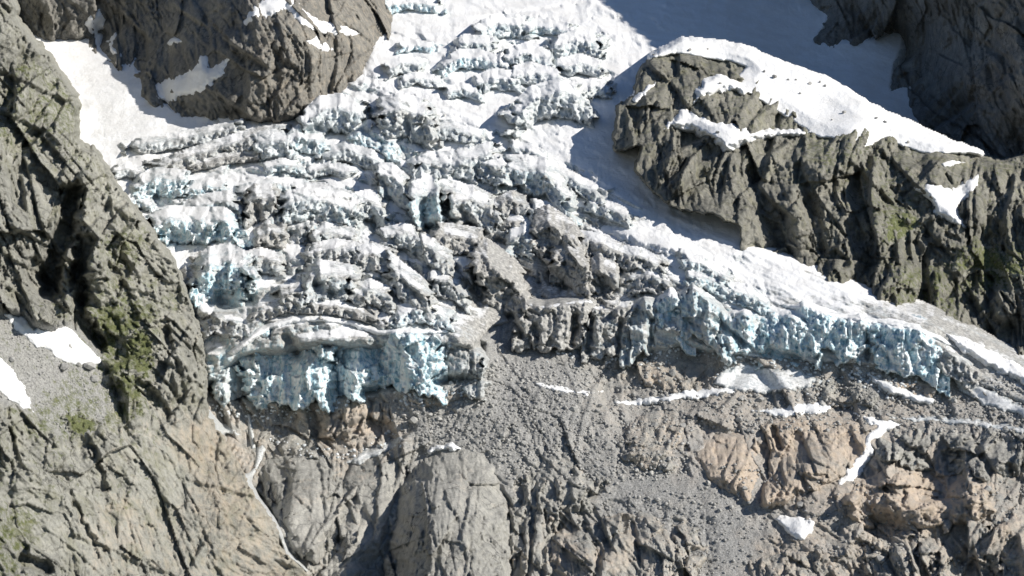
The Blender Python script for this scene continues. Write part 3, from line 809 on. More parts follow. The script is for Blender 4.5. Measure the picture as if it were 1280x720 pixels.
SERACS = [
    # basin and upper left
    ([(168, 184), (200, 178), (250, 170), (302, 159)], 13, .45, .1), ([(198, 211), (240, 196), (290, 180), (330, 169), (356, 167)], 17, .62, .1), ([(195, 217), (240, 208), (282, 198), (330, 192)], 9, .85, 0),
    ([(318, 182), (340, 176), (361, 179)], 24, .3, .4), ([(361, 180), (373, 170), (404, 178)], 22, .2, .5), ([(380, 158), (400, 139), (426, 135), (456, 146)], 34, .12, .35), ([(141, 217), (158, 211), (176, 217)], 11, .45, .3),
    ([(170, 233), (194, 224), (231, 227)], 24, .12, .65), ([(235, 237), (258, 232), (281, 237)], 14, .2, .6), ([(225, 269), (245, 258), (284, 252), (302, 263)], 22, .3, .45), ([(307, 259), (319, 248), (344, 248)], 34, .62, .15),
    ([(348, 259), (380, 250), (420, 255), (450, 263)], 28, .3, .4), ([(187, 286), (210, 275), (246, 277), (280, 277), (295, 288)], 32, .12, .8), ([(298, 241), (340, 230), (382, 233)], 10, .3, .4), ([(368, 239), (405, 238), (442, 250)], 12, .45, .2),
    ([(330, 212), (352, 206), (376, 210)], 9, .3, .5), ([(386, 216), (412, 210), (440, 216)], 10, .35, .3), ([(150, 255), (170, 250), (190, 258)], 10, .2, .5),
    # middle of the icefall
    ([(474, 144), (500, 137), (530, 145), (543, 156)], 40, .5, .2), ([(540, 160), (565, 162), (602, 173)], 16, .4, .2), ([(438, 169), (460, 164), (492, 181)], 24, .15, .6), ([(403, 197), (430, 188), (465, 198), (477, 206)], 15, .35, .3),
    ([(520, 206), (558, 205), (590, 200), (612, 193)], 27, .35, .3), ([(600, 204), (630, 210), (647, 226)], 27, .4, .3), ([(574, 191), (588, 182), (602, 188)], 12, .3, .3), ([(628, 213), (660, 213), (682, 216), (700, 238), (717, 262)], 34, .35, .45),
    ([(472, 221), (490, 222), (510, 239)], 32, .35, .4), ([(513, 237), (527, 221), (542, 236)], 24, .15, .55), ([(513, 251), (530, 246), (547, 240)], 46, .3, .6), ([(548, 228), (575, 240), (602, 249)], 18, .45, .2),
    ([(558, 256), (590, 250), (622, 266)], 34, .5, .25), ([(628, 281), (648, 276), (668, 285)], 9, .8, 0), ([(630, 293), (650, 287), (670, 297)], 14, .65, .1), ([(613, 263), (640, 250), (662, 259)], 18, .65, .1),
    ([(666, 263), (690, 268), (717, 284)], 24, .4, .35), ([(433, 259), (460, 252), (482, 261)], 26, .4, .3), ([(396, 266), (415, 262), (437, 267)], 18, .35, .35), ([(640, 185), (665, 190), (690, 204)], 13, .35, .3), ([(690, 214), (720, 228), (750, 246)], 16, .35, .35),
    ([(735, 252), (765, 262), (790, 276)], 15, .35, .35),
    # lower icefall, left
    ([(242, 352), (262, 333), (286, 328), (314, 342)], 48, .25, .75), ([(224, 350), (233, 344), (244, 350)], 16, .85, 0), ([(348, 370), (374, 365), (394, 381)], 18, .65, .1), ([(243, 329), (265, 315), (287, 306)], 11, .75, 0),
    ([(320, 301), (335, 289), (354, 292)], 22, .7, .1), ([(390, 299), (407, 289), (442, 298)], 20, .5, .3), ([(380, 356), (400, 344), (442, 351)], 36, .45, .4), ([(484, 331), (500, 345), (520, 360), (540, 379)], 34, .45, .3),
    ([(443, 323), (465, 317), (492, 326)], 24, .5, .2), ([(493, 396), (520, 387), (562, 399)], 18, .3, .5), ([(383, 319), (420, 311), (478, 321)], 20, .55, .2), ([(254, 403), (270, 395), (312, 406)], 26, .5, .2), ([(318, 393), (360, 380), (420, 384), (472, 396)], 13, .7, .1),
    ([(300, 330), (325, 322), (352, 330)], 20, .5, .3), ([(440, 372), (462, 362), (490, 374)], 22, .5, .3), ([(480, 298), (505, 292), (528, 300)], 22, .45, .35), ([(528, 305), (545, 315), (570, 335)], 26, .5, .25), ([(540, 350), (562, 352), (585, 372)], 24, .5, .25),
    # dirty centre
    ([(538, 293), (565, 295), (603, 301)], 26, .8, .05), ([(594, 333), (609, 327), (640, 350), (662, 378)], 58, 1.0, 0), ([(633, 306), (655, 293), (668, 302)], 28, .45, .45), ([(667, 286), (685, 279), (710, 295), (725, 314)], 44, .95, 0),
    ([(688, 322), (710, 317), (737, 337)], 46, .95, 0), ([(733, 347), (750, 335), (768, 347)], 34, .8, .25), ([(720, 301), (750, 305), (784, 322)], 22, .7, .1), ([(770, 318), (800, 322), (832, 338)], 20, .6, .3), ([(790, 350), (812, 345), (838, 354)], 22, .6, .3),
    ([(850, 322), (880, 332), (912, 350)], 16, .35, .5), ([(905, 362), (935, 368), (962, 384)], 18, .35, .6), ([(860, 345), (890, 352), (915, 366)], 16, .4, .6),
    # upper glacier
    ([(594, 43), (615, 31), (645, 30), (662, 34)], 19, .1, .4), ([(568, 61), (580, 53), (618, 55)], 13, .15, .35), ([(499, 61), (520, 57), (541, 61)], 7, .1, .8), ([(484, 89), (500, 80), (527, 83)], 14, .35, .2), ([(552, 86), (575, 72), (600, 73), (622, 79)], 15, .1, .6),
    ([(616, 86), (626, 76), (640, 86)], 14, .05, .3), ([(634, 75), (660, 66), (692, 79)], 22, .2, .4), ([(597, 106), (615, 97), (652, 101)], 17, .15, .3), ([(638, 96), (662, 89), (698, 99)], 18, .15, .3), ([(556, 117), (578, 112), (602, 119)], 10, .2, .4),
    ([(640, 151), (665, 126), (700, 116), (732, 126)], 34, .3, .2), ([(688, 61), (720, 50), (752, 56)], 20, .15, .35), ([(658, 33), (690, 34), (722, 41)], 11, .1, .5), ([(713, 121), (740, 108), (762, 111)], 14, .2, .2), ([(700, 84), (724, 78), (750, 86)], 16, .2, .3),
    ([(480, 10), (510, 4), (546, 8)], 10, .05, .6), ([(500, 104), (520, 98), (548, 103)], 9, .25, .2),
]
for lip, h, d, b_ in SERACS:
    serac(lip, h, d, b_, parent=glacier)

FRONTS = [
    ([(258, 456), (285, 441), (312, 425)], 66, .45, .5, 'grey blue ice block at the left end of the ice front beside the cliff'),
    ([(298, 430), (335, 409), (370, 404), (402, 404)], 104, .25, .8, 'tall fluted blue white ice wall under a snowy arched lip'),
    ([(394, 404), (430, 406), (468, 420)], 92, .18, .95, 'bright blue ice wall with a smooth hollow above the brown knob'),
    ([(452, 418), (500, 415), (542, 419)], 76, .3, .75, 'pale blue ice front over the dark cave left of the debris'),
    ([(530, 418), (560, 423), (600, 444)], 56, .65, .35, 'muddy ice block at the right end of the lower left ice front'),
    ([(657, 381), (680, 386), (700, 381), (741, 379)], 56, 1.0, 0.0, 'mud covered grey ice block with a thin snow cap in the middle'),
    ([(740, 389), (770, 388), (793, 383)], 58, .8, .4, 'grey green fluted ice block right of the mud covered block'),
    ([(786, 386), (805, 376), (824, 381)], 66, .6, .5, 'narrow dirty ice pillar left of the bright white ice column'),
    ([(818, 380), (838, 367), (858, 381)], 58, .02, .65, 'bright white and turquoise ice column in the right ice front'),
    ([(850, 370), (866, 361), (885, 375), (905, 391), (928, 406)], 58, .5, .6, 'sloping grey blue ice wall with dark slanting cracks'),
    ([(903, 396), (930, 392), (962, 401)], 48, .4, .7, 'ice block with a turquoise foot beside the shaded blue bay'),
    ([(953, 399), (985, 395), (1022, 403)], 58, .25, 1.0, 'deep blue shaded ice face in the bay of the right front'),
    ([(1002, 384), (1030, 392), (1062, 403)], 46, .22, .8, 'blue grey layered ice slabs under the dirty tongue'),
    ([(1054, 401), (1075, 400), (1092, 409)], 50, .02, .65, 'white crumbling ice pillar with an ice chute at its foot'),
    ([(1082, 403), (1120, 408), (1150, 413), (1170, 427)], 60, .12, 1.0, 'smooth light blue ice wall at the right end of the front'),
    ([(1158, 421), (1190, 440), (1217, 461)], 34, .7, .25, 'dirty low ice edge right of the light blue ice wall'),
]
for lip, h, d, b_, lab in FRONTS:
    bright = 0.45 if d < 0.05 else 0.12
    serac(lip, h, d, b_, snow=bright, under=7.0, tread=0.22, lean=0.30, name='ice_cliff', label=lab, cat='ice cliff', group='ice cliffs along the glacier front')

# ------------------------------------------------------------------ rock outcrops standing out of the bedrock
G_BED = surface_map(['bedrock_slope'], 5)
def outcrop(name, poly, bulge, label, tan=0.3, grit=0.0, grass=0.0, rk=None, width=None, round_=0.6, broken=1.0, mat=None, surf=None, cracks=(), cat='rock', skirt=(1.5, 0.2), rag=7.0, group='rock outcrops below the ice', **kw):
    surf = G_BED if surf is None else surf
    rk = rk or {}
    p = np.array(poly)
    width = width or 0.35 * min(np.ptp(p[:, 0]), np.ptp(p[:, 1]))
    args = dict(big=40, asp=1.3, amp=1.0, ang=18, seed=int(p[0, 0] + p[0, 1]) % 150, fine=0.8, gully=0.12, steps=1.25)
    args.update(rk)
    if bulge < 60: bulge = 0.6 * bulge
    args['amp'] *= 0.72 if bulge < 50 else 1.0; args['big'] *= 1.2
    top, bot = p[:, 1].min(), min(p[:, 1].max(), 740)
    def relief(u, v, s):
        s2 = s + broken * 0.22 * width * fbm(u / (width * 0.8), v / (width * 0.8), 23, 4) + broken * 0.35 * width * facets(u / (width * 0.7), v / (width * 0.7), 27)[0] * np.clip(s / 6, 0, 1)
        t = np.clip(s2 / width, 0, 1)
        prof = (1 - (1 - t) ** 2) ** round_ * ((0.55 + 0.45 * sst(top, top + 0.6 * (bot - top), v)) if bulge < 50 else (0.30 + 0.70 * sst(top, top + 0.6 * (bot - top), v)))
        y = -bulge * prof + rock(u, v, **args) * (0.5 + 0.5 * np.clip(t * 3, 0, 1))
        for line, wd, dp in cracks:
            y = y + dp * np.exp(-(rough_dist(line, u, v, 2.0) / wd) ** 4)
        return lookup(surf, u, v) + y
    def mk(u, v, s, N, Y):
        return tan + 0.35 * fbm(u / 40, v / 40, 9, 3), grass + 0 * u, np.clip(grit + 0.9 * sst(7, 0, s) * 0.35 + 0.5 * (N[..., 2] - 0.75), 0, 1)
    return patch(name, poly, None, relief, mat or M_BED, mk, skirt=skirt, rag=rag, label=label, cat=cat, group=group, margin=9, **kw)

outcrop('rock_dome', [(478, 800), (481, 690), (494, 645), (503, 607), (528, 572), (560, 556), (592, 560), (616, 580), (630, 605), (637, 650), (642, 800)], 78,
        'tall smooth grey rock dome with a rounded top at the bottom centre', tan=.12, rk=dict(big=46, asp=2.4, amp=0.42, ang=6, fine=1.3, gully=0.9, steps=0.8), width=70, round_=0.75, broken=0.35, rag=6.0, cat='rock dome', cracks=[([(545, 600), (538, 640), (520, 700)], 3, 2.5), ([(585, 650), (590, 690)], 3, 2.5)])
outcrop('rock_slab', [(392, 800), (400, 716), (422, 690), (440, 640), (424, 616), (440, 578), (500, 560), (512, 575), (494, 620), (478, 680), (472, 800)], 26,
        'grey rock slab half in shadow directly left of the dome', tan=.2, rk=dict(big=40, asp=2.0, amp=0.45, ang=22), width=30, broken=0.3, rag=4.0, cat='rock slab')
outcrop('rock_slab', [(322, 590), (335, 572), (370, 565), (410, 570), (428, 590), (427, 640), (417, 680), (397, 706), (376, 700), (352, 662), (336, 630)], 34,
        'pale rounded rock slab beside the waterfall gorge', tan=.18, rk=dict(big=40, asp=2.0, amp=0.45, ang=-8, gully=0.4), width=32, broken=0.7, rag=6.0, cat='rock slab', cracks=[([(360, 600), (352, 650), (362, 690)], 3, 4), ([(400, 590), (405, 650)], 3, 4), ([(335, 605), (420, 600)], 2, 2)])
outcrop('rock_hump', [(398, 548), (405, 515), (430, 497), (455, 490), (480, 497), (491, 510), (487, 525), (470, 535), (445, 547), (420, 553)], 26,
        'brown angular rock knob under the cave of the left ice front', tan=.65, rk=dict(big=30, asp=2.0, amp=0.9, ang=10), cracks=[([(465, 495), (460, 530)], 4, 8)])
outcrop('rock_hump', [(300, 528), (318, 522), (345, 535), (375, 543), (400, 553), (397, 572), (360, 570), (330, 578), (318, 560)], 14,
        'low grey rock step above the pale waterfall slab', tan=.3, rk=dict(big=24, amp=0.9))
outcrop('rock_hump', [(500, 500), (512, 488), (545, 486), (570, 482), (585, 495), (570, 505), (530, 508)], 9, 'small tan rock under the muddy end of the left ice front', tan=.6, rk=dict(big=18, amp=0.8))
outcrop('cracked_rock', [(640, 800), (638, 640), (642, 600), (665, 588), (690, 605), (701, 640), (694, 680), (686, 800)], 24,
        'steep rock split by deep vertical cracks right of the dome', tan=.3, rk=dict(big=26, asp=3.0, amp=0.9, ang=-14), cracks=[([(650, 610), (652, 660), (646, 720)], 3, 12), ([(668, 615), (664, 680), (660, 720)], 3, 10), ([(682, 640), (678, 720)], 3, 10)])
outcrop('rock_hump', [(690, 602), (720, 585), (748, 590), (762, 600), (750, 615), (738, 640), (712, 645), (700, 635)], 24, 'grey rock hump in the rubble above the lower outcrop', tan=.25, rk=dict(big=26, amp=0.8, ang=-30))
outcrop('rock_outcrop', [(684, 800), (690, 672), (720, 650), (760, 645), (810, 640), (860, 648), (888, 655), (886, 690), (872, 720), (862, 800)], 46,
        'fractured light grey outcrop left of the gravel fan at the bottom', tan=.4, rk=dict(big=52, asp=1.6, amp=0.6, ang=-24), cracks=[([(735, 665), (750, 690), (745, 720)], 4, 9), ([(790, 655), (800, 700)], 3, 6), ([(835, 650), (850, 720)], 3, 6)])
outcrop('rock_slab', [(867, 572), (880, 550), (905, 542), (935, 540), (950, 560), (952, 590), (937, 628), (910, 615), (885, 600)], 20, 'smooth tan rock slab above the gravel fan', tan=.85, broken=0.4, rag=4.0, rk=dict(big=36, amp=0.5), cat='rock slab')
outcrop('rock_outcrop', [(936, 560), (950, 530), (985, 520), (1040, 518), (1092, 538), (1085, 565), (1062, 590), (1020, 612), (975, 634), (946, 632), (957, 600), (950, 570)], 32,
        'tan outcrop split by a dark cleft left of the snow gully', tan=.75, rk=dict(big=40, amp=0.7, ang=-28), cracks=[([(948, 540), (958, 565), (955, 590)], 5, 22), ([(966, 535), (975, 560)], 4, 14), ([(935, 615), (960, 595)], 3, 10)])
outcrop('rock_outcrop', [(1090, 570), (1098, 548), (1112, 535), (1140, 532), (1200, 542), (1280, 530), (1360, 530), (1360, 600), (1280, 592), (1230, 602), (1180, 590), (1130, 587), (1100, 582)], 30,
        'dark craggy outcrop right of the snow gully', tan=.12, rk=dict(big=34, amp=1.1, ang=30), cracks=[([(1110, 545), (1150, 570), (1180, 585)], 5, 10), ([(1220, 560), (1240, 590)], 5, 12)])
outcrop('rock_outcrop', [(1038, 622), (1080, 600), (1120, 586), (1180, 592), (1242, 605), (1244, 640), (1200, 655), (1140, 662), (1080, 656), (1050, 642)], 26,
        'banded tan and pink outcrop below the dark crag', tan=.8, rk=dict(big=44, asp=0.6, amp=0.7, ang=14), cracks=[([(1060, 615), (1040, 640)], 5, 8), ([(1080, 640), (1100, 660)], 4, 7)])
outcrop('rock_outcrop', [(1076, 800), (1082, 692), (1100, 672), (1140, 665), (1180, 680), (1202, 715), (1200, 800)], 30, 'jointed grey block with a black cleft at the bottom right', tan=.4, rk=dict(big=40, amp=0.8, ang=-20), cracks=[([(1140, 675), (1148, 700), (1160, 730)], 5, 18), ([(1105, 690), (1120, 720)], 4, 9)])
outcrop('rock_outcrop', [(1218, 665), (1250, 640), (1360, 630), (1360, 730), (1260, 728), (1225, 702)], 24, 'rounded tan rocks at the right edge near the bottom', tan=.5, rk=dict(big=40, amp=0.7))
outcrop('rock_outcrop', [(930, 800), (936, 702), (980, 690), (1040, 682), (1046, 715), (1036, 800)], 18, 'low pale rock beside the gravel at the bottom edge', tan=.45, rk=dict(big=30, amp=0.8, ang=-30))
outcrop('rock_slab', [(772, 548), (800, 520), (830, 505), (862, 510), (857, 545), (850, 572), (835, 592), (800, 585), (780, 575)], 17, 'flat pale slab rising from the rubble above the gravel fan', tan=.5, grit=.15, rk=dict(big=34, amp=0.6), cat='rock slab')
outcrop('rock_slab', [(738, 447), (790, 450), (840, 452), (900, 455), (912, 475), (872, 500), (800, 480), (750, 470)], 9, 'wet tan bedrock ledge under the right ice front', tan=.55, grit=.1, rk=dict(big=30, amp=0.7), cat='rock slab')
outcrop('rock_slab', [(1098, 478), (1140, 472), (1182, 478), (1176, 500), (1118, 500)], 8, 'small orange tan slab below the light blue ice wall', tan=.9, rk=dict(big=24, amp=0.5), cat='rock slab')
outcrop('rock_hump', [(1005, 488), (1035, 470), (1070, 478), (1100, 492), (1092, 512), (1045, 507)], 10, 'rough grey rock mound below the white ice chute', tan=.25, rk=dict(big=24, amp=1.0))
outcrop('rock_hump', [(250, 560), (262, 530), (290, 545), (318, 575), (325, 600), (308, 605), (285, 590)], 12, 'wet tan rock rib along the stream under the near cliff', tan=.7, rk=dict(big=24, amp=0.6))

# ------------------------------------------------------------------ snow patches
def seen(prefixes):
    return [k for k in DEPTH if any(k == p or k.startswith(p) for p in prefixes)]
LOW = ['bedrock_slope', 'rock_dome', 'rock_slab', 'rock_hump', 'cracked_rock', 'rock_outcrop.', 'glacier']
G_LOW = surface_map(seen(LOW), 2)
G_CLIFF = surface_map(['cliff'], 2)
G_SPUR = surface_map(['rock_spur'], 2)
G_ISL = surface_map(['rock_outcrop'], 8)
G_ISL2 = surface_map(['rock_outcrop'], 2)
G_GL = surface_map(['glacier'], 3)

def snow_patch(poly, surf, label, thick=4.0, dirt=0.0, rag=6.0, rags=13.0, mat=None, rough=0.5, name='snow_patch', cat='snow patch', group=None, width=7.0, **kw):
    def relief(u, v, s):
        t = np.clip(s / width, -1, 1)
        return lookup(surf, u, v) - thick * t + rough * fbm(u / 12, v / 9, 15, 4) + 0.4 * rough * facets(u / 7, v / 5, 17)[0]
    def mk(u, v, s, N, Y):
        return np.clip(1.0 - 0.9 * dirt - 0.25 * sst(5, 0, s) - 0.12, 0, 1), dirt + 0.12 + 0.2 * fbm(u / 20, v / 8, 91, 4), 0.1 + 0 * u
    return patch(name, poly, None, relief, mat or M_ICE, mk, margin=7, skirt=(3.0, 1.0), rag=rag, rags=rags, label=label, cat=cat, group=group, **kw)

snow_patch([(5, 393), (27, 395), (37, 410), (63, 415), (90, 407), (123, 440), (128, 453), (97, 458), (80, 453), (63, 440), (40, 430), (20, 413)], G_CLIFF, 'white snow patch on the scree ledge of the near left cliff', 3)
snow_patch([(-60, 430), (0, 446), (10, 455), (20, 470), (30, 480), (36, 500), (43, 517), (30, 511), (15, 501), (0, 488), (-60, 470)], G_CLIFF, 'snow patch at the left edge below the bigger ledge snow', 3)
snow_patch([(302, 26), (318, 8), (335, -6), (360, -6), (380, 15), (410, 28), (452, 42), (440, 47), (405, 42), (375, 30), (357, 12), (340, 22), (325, 20), (305, 33)], G_SPUR, 'snow cap on the sunlit top of the upper left spur', 6)
snow_patch([(383, 52), (395, 46), (417, 62), (400, 64)], G_SPUR, 'tiny snow patch below the snow cap of the spur', 5, width=4)
snow_patch([(190, 109), (205, 100), (230, 92), (245, 80), (248, 68), (258, 72), (262, 85), (287, 72), (283, 92), (265, 105), (245, 118), (225, 122), (215, 130), (200, 124)], G_SPUR, 'jagged snow patch in the hollow of the shaded spur face', 6)
snow_patch([(106, 28), (112, 18), (125, 14), (133, 20), (128, 35), (122, 44), (110, 38)], G_SPUR, 'small snow patch high on the wall above the snow basin', 6)
snow_patch([(209, 53), (218, 47), (231, 51), (222, 57)], G_SPUR, 'speck of snow in the middle of the shaded spur face', 6, width=4)
snow_patch([(131, 54), (145, 41), (144, 58), (150, 70), (138, 66)], G_SPUR, 'narrow snow tongue beside the small patch above the basin', 6, width=4)
# on the rock island
snow_patch([(815, 72), (853, 51), (893, 54), (940, 63), (950, 71), (992, 86), (1030, 99), (1055, 112), (1066, 120), (1087, 134), (1107, 143), (1140, 157), (1166, 170), (1187, 179), (1206, 186), (1225, 192), (1212, 190),
            (1180, 191), (1152, 190), (1136, 185), (1116, 177), (1106, 172), (1093, 177), (1080, 190), (1066, 178), (1050, 174), (1026, 170), (1012, 165), (994, 152), (958, 130), (935, 115), (920, 99), (935, 84), (915, 76), (890, 73), (870, 69), (845, 66)], G_ISL, 'big sunlit snowfield draped over the top of the rock island', 11, width=16, rough=0.5, rag=2.5)
snow_patch([(870, 112), (880, 97), (898, 91), (920, 99), (948, 117), (930, 118), (905, 113), (885, 121), (864, 131)], G_ISL, 'short snow ramp between the two rock heads of the island', 18, width=6)
snow_patch([(824, 166), (838, 148), (853, 138), (885, 147), (925, 158), (966, 163), (1016, 163), (1008, 170), (965, 171), (933, 180), (905, 192), (900, 184), (883, 172), (858, 163), (838, 160)], G_ISL, 'curved snow band across the front of the rock island', 20, width=8)
snow_patch([(790, 124), (802, 112), (819, 103), (820, 107), (806, 118), (794, 128)], G_ISL2, 'thin snow sliver on the left flank of the rock island', 8, width=3)
snow_patch([(1143, 234), (1165, 230), (1192, 236), (1226, 214), (1222, 232), (1214, 244), (1196, 257), (1206, 284), (1186, 276), (1164, 268), (1168, 255), (1158, 246)], G_ISL2, 'forked snow patch on the right part of the rock island', 9, width=6)
snow_patch([(1176, 204), (1192, 199), (1206, 203), (1190, 206), (1180, 211)], G_ISL2, 'small snow scrap above the forked snow patch', 8, width=3)
# below the ice
LS = 'snow remnants on the bedrock'
for poly, lab, th, di in [
    ([(667, 478), (690, 481), (720, 487), (752, 490), (735, 494), (700, 491), (678, 487)], 'thin white snow strip on the rubble left of centre', 3, 0.05),
    ([(762, 503), (790, 499), (830, 494), (860, 488), (905, 484), (930, 486), (900, 495), (860, 500), (820, 505), (785, 507)], 'long wavy snow strip below the wet bedrock ledge', 3, 0.1),
    ([(895, 470), (925, 452), (960, 460), (1000, 462), (1030, 476), (1000, 488), (950, 492), (915, 488), (890, 480)], 'dirty avalanche snow apron below the deep blue ice face', 4, 0.42),
    ([(935, 513), (975, 510), (1010, 502), (1042, 508), (1030, 517), (1000, 519), (975, 521)], 'flat snow patch above the tan outcrop', 3, 0.1),
    ([(1066, 516), (1100, 524), (1127, 530), (1105, 543), (1090, 552), (1092, 562), (1085, 580), (1066, 603), (1045, 608), (1058, 590), (1076, 565), (1084, 547), (1095, 534)], 'crooked snow gully between tan outcrop and dark crag', 4, 0.05),
    ([(966, 648), (985, 644), (1019, 651), (1015, 668), (1000, 677), (984, 667)], 'small bright snow patch at the edge of the gravel fan', 5, 0.0),
    ([(524, 571), (545, 556), (565, 553), (591, 566), (570, 561), (545, 565)], 'thin snow crescent on the crown of the rock dome', 9, 0.0),
    ([(1084, 467), (1110, 476), (1140, 490), (1172, 500), (1165, 506), (1130, 499), (1100, 486)], 'white ice chute running down from the crumbling pillar', 5, 0.15),
    ([(1190, 474), (1215, 478), (1245, 490), (1285, 510), (1350, 530), (1345, 541), (1280, 522), (1230, 506), (1205, 492)], 'streaky snow belt under the dirty ice edge at right', 3, 0.38),
    ([(1100, 522), (1160, 520), (1220, 525), (1290, 535), (1350, 542), (1345, 548), (1280, 541), (1210, 532), (1150, 527)], 'thin snow line across the debris above the dark crag', 2, 0.42),
    ([(428, 580), (450, 566), (475, 556), (500, 545), (508, 552), (480, 566), (450, 580)], 'dirty ice crumbs spread on the slab left of the dome', 3, 0.5)]:
    snow_patch(poly, G_LOW, lab, th, di, width=4, group=LS)
snow_patch([(1180, 415), (1215, 428), (1245, 444), (1290, 466), (1360, 497), (1360, 512), (1285, 482), (1235, 460), (1200, 438)], G_GL, 'clean snow ribbon between the dirty tongue and the rock at right', 10, width=6)
snow_patch([(238, 380), (250, 376), (270, 382), (276, 392), (262, 398), (246, 394)], G_GL, 'bright snow pocket beside the cliff left of the icefall', 14, width=6)
snow_patch([(277, 322), (300, 313), (335, 316), (344, 323), (320, 326), (295, 325)], G_GL, 'level white snow shelf in the lower left of the icefall', 16, width=6)
snow_patch([(560, 322), (580, 318), (600, 322), (625, 312), (645, 322), (656, 336), (652, 348), (630, 342), (615, 334), (600, 330), (592, 345), (590, 356), (575, 342)], G_GL, 'forked snow shelf hanging above the mud covered ice', 22, width=7)
snow_patch([(745, 283), (790, 280), (840, 292), (880, 312), (920, 330), (922, 345), (890, 336), (850, 322), (810, 312), (775, 300)], G_GL, 'bright smooth snow slope on the shoulder of the right tongue', 9, width=8)

G_LIP = surface_map([k for k in DEPTH if k.startswith('ice_cliff') or k == 'glacier'], 2)
snow_patch([(284, 441), (310, 419), (335, 403), (365, 395), (400, 393), (440, 398), (474, 412), (500, 410), (560, 411), (562, 417), (500, 417), (472, 420), (440, 407), (400, 402), (365, 404), (338, 412), (312, 430), (292, 446)], G_LIP, 'white snow arch along the lip of the left ice front', 5, 0.08, width=3, rag=2.5)
snow_patch([(655, 376), (680, 382), (702, 376), (740, 374), (742, 379), (704, 382), (682, 388), (660, 382)], G_LIP, 'thin snow cap on the mud covered ice block', 5, 0.1, width=3, rag=2)
snow_patch([(960, 380), (1000, 380), (1040, 390), (1090, 398), (1140, 405), (1175, 420), (1200, 438), (1170, 424), (1138, 411), (1088, 404), (1038, 396), (1000, 387)], G_LIP, 'narrow snow line along the edge of the tongue above the blue wall', 5, 0.15, width=3, rag=2.5)

# ------------------------------------------------------------------ streams
def stream(poly, label, name='waterfall', thick=3.0):
    return snow_patch(poly, G_FALL, label, thick, mat=M_WATER, name=name, cat='waterfall', rag=1.0, width=2.5, rough=0.3, group='meltwater falls in the left gorge')
G_FALL = surface_map(seen(LOW + ['cliff']), 2)
stream([(309, 518), (313, 518), (317, 540), (320, 560), (314, 562), (311, 540)], 'thin upright waterfall below the left ice front')
stream([(262, 518), (275, 528), (292, 535), (302, 544), (296, 546), (280, 538), (264, 528)], 'slanting white cascade against the near cliff')
stream([(321, 560), (329, 554), (332, 562), (327, 576), (319, 592), (313, 602), (310, 597), (318, 580)], 'broad white cascade above the gorge')
stream([(309, 596), (312, 600), (321, 621), (341, 646), (352, 667), (361, 690), (385, 713), (383, 714), (358, 692), (349, 668), (338, 647), (318, 622)], 'long narrow waterfall down the gorge between cliff and pale slab')

# ------------------------------------------------------------------ grass
for poly, surf, lab in [([(1195, 310), (1235, 305), (1275, 330), (1285, 345), (1250, 345), (1225, 340), (1205, 345), (1190, 335)], G_ISL2, 'green turf on the shoulder of the rock island at right'),
                        ([(1108, 268), (1130, 262), (1160, 275), (1150, 285), (1125, 305), (1105, 310), (1098, 300)], G_ISL2, 'green turf strip under the forked snow patch'),
                        ([(146, 428), (165, 410), (184, 405), (196, 428), (200, 462), (175, 474), (154, 465)], G_CLIFF, 'green turf beside the scree ledge of the near cliff'),
                        ([(75, 520), (100, 510), (125, 525), (118, 545), (90, 552)], G_CLIFF, 'small turf patch below the scree ledge')]:
    def grass_relief(u, v, s, surf=surf):
        return lookup(surf, u, v) - 2.2 * np.clip(s / 8, -1, 1) + 2.4 * facets(u / 5, v / 4, 19)[0] + 2.2 * fbm(u / 14, v / 14, 18, 4)
    patch('grass', poly, None, grass_relief, M_CLIFF, lambda u, v, s, N, Y: (0 * u, 0.42 + 0.4 * sst(0, 12, s) + 0.2 * (N[..., 2] - 0.5), 0 * u), margin=7, skirt=(2, 1), rag=6, rags=12, label=lab, cat='grass', kind='stuff')

# ------------------------------------------------------------------ boulders and stones
rng = random.Random(5)
def stone_mesh(seed, npts=14):
    import bmesh
    r = random.Random(seed)
    bm = bmesh.new()
    sx, sy, sz = 1.0, 0.75 + 0.3 * r.random(), 0.6 + 0.3 * r.random()
    for k in range(npts):
        z = 1 - 2 * (k + 0.5) / npts; a = k * 2.39996 + r.uniform(-0.5, 0.5); q = math.sqrt(1 - z * z); m = r.uniform(0.8, 1.1)
        bm.verts.new((q * math.cos(a) * sx * m, q * math.sin(a) * sy * m, z * sz * m))
    res = bmesh.ops.convex_hull(bm, input=bm.verts)
    bmesh.ops.delete(bm, geom=[g for g in res['geom_interior'] if isinstance(g, bmesh.types.BMVert)], context='VERTS')
    bmesh.ops.recalc_face_normals(bm, faces=bm.faces)
    me = bpy.data.meshes.new('stone')
    bm.to_mesh(me); bm.free()
    att = me.attributes.new('mask', 'FLOAT_COLOR', 'POINT')
    for d in att.data: d.color = (0.15 * r.random(), 0, 0.0, 1)
    me.materials.append(M_STONE)
    return me
M_STONE = rock_material('loose stone', (0.20, 0.198, 0.19), (0.36, 0.356, 0.34), (0.54, 0.53, 0.50), (0.46, 0.40, 0.32), 0.0, relief=0.25)
STONES = [stone_mesh(k, 11 + k % 5) for k in range(14)]
G_TOP = surface_map(seen(LOW), 1)
G_TOPC = surface_map(['cliff'], 1)
def put_stone(name, u, v, px, surf, parent=None, sink=0.25, **tags):
    Y = float(lookup(surf, np.array(u), np.array(v)))
    if Y > 4000: return None
    P = at(u, v, Y)
    r = px * 0.5 * Y / F
    o = link(name, STONES[rng.randrange(len(STONES))], parent=parent, **tags)
    o.location = (P[0], P[1] - r * 0.3, P[2] + r * (0.5 - sink))
    o.rotation_euler = (rng.uniform(-.5, .5), rng.uniform(-.5, .5), rng.uniform(0, 6.28))
    o.scale = (r, r * rng.uniform(.8, 1.1), r * rng.uniform(.8, 1.15))
    return o
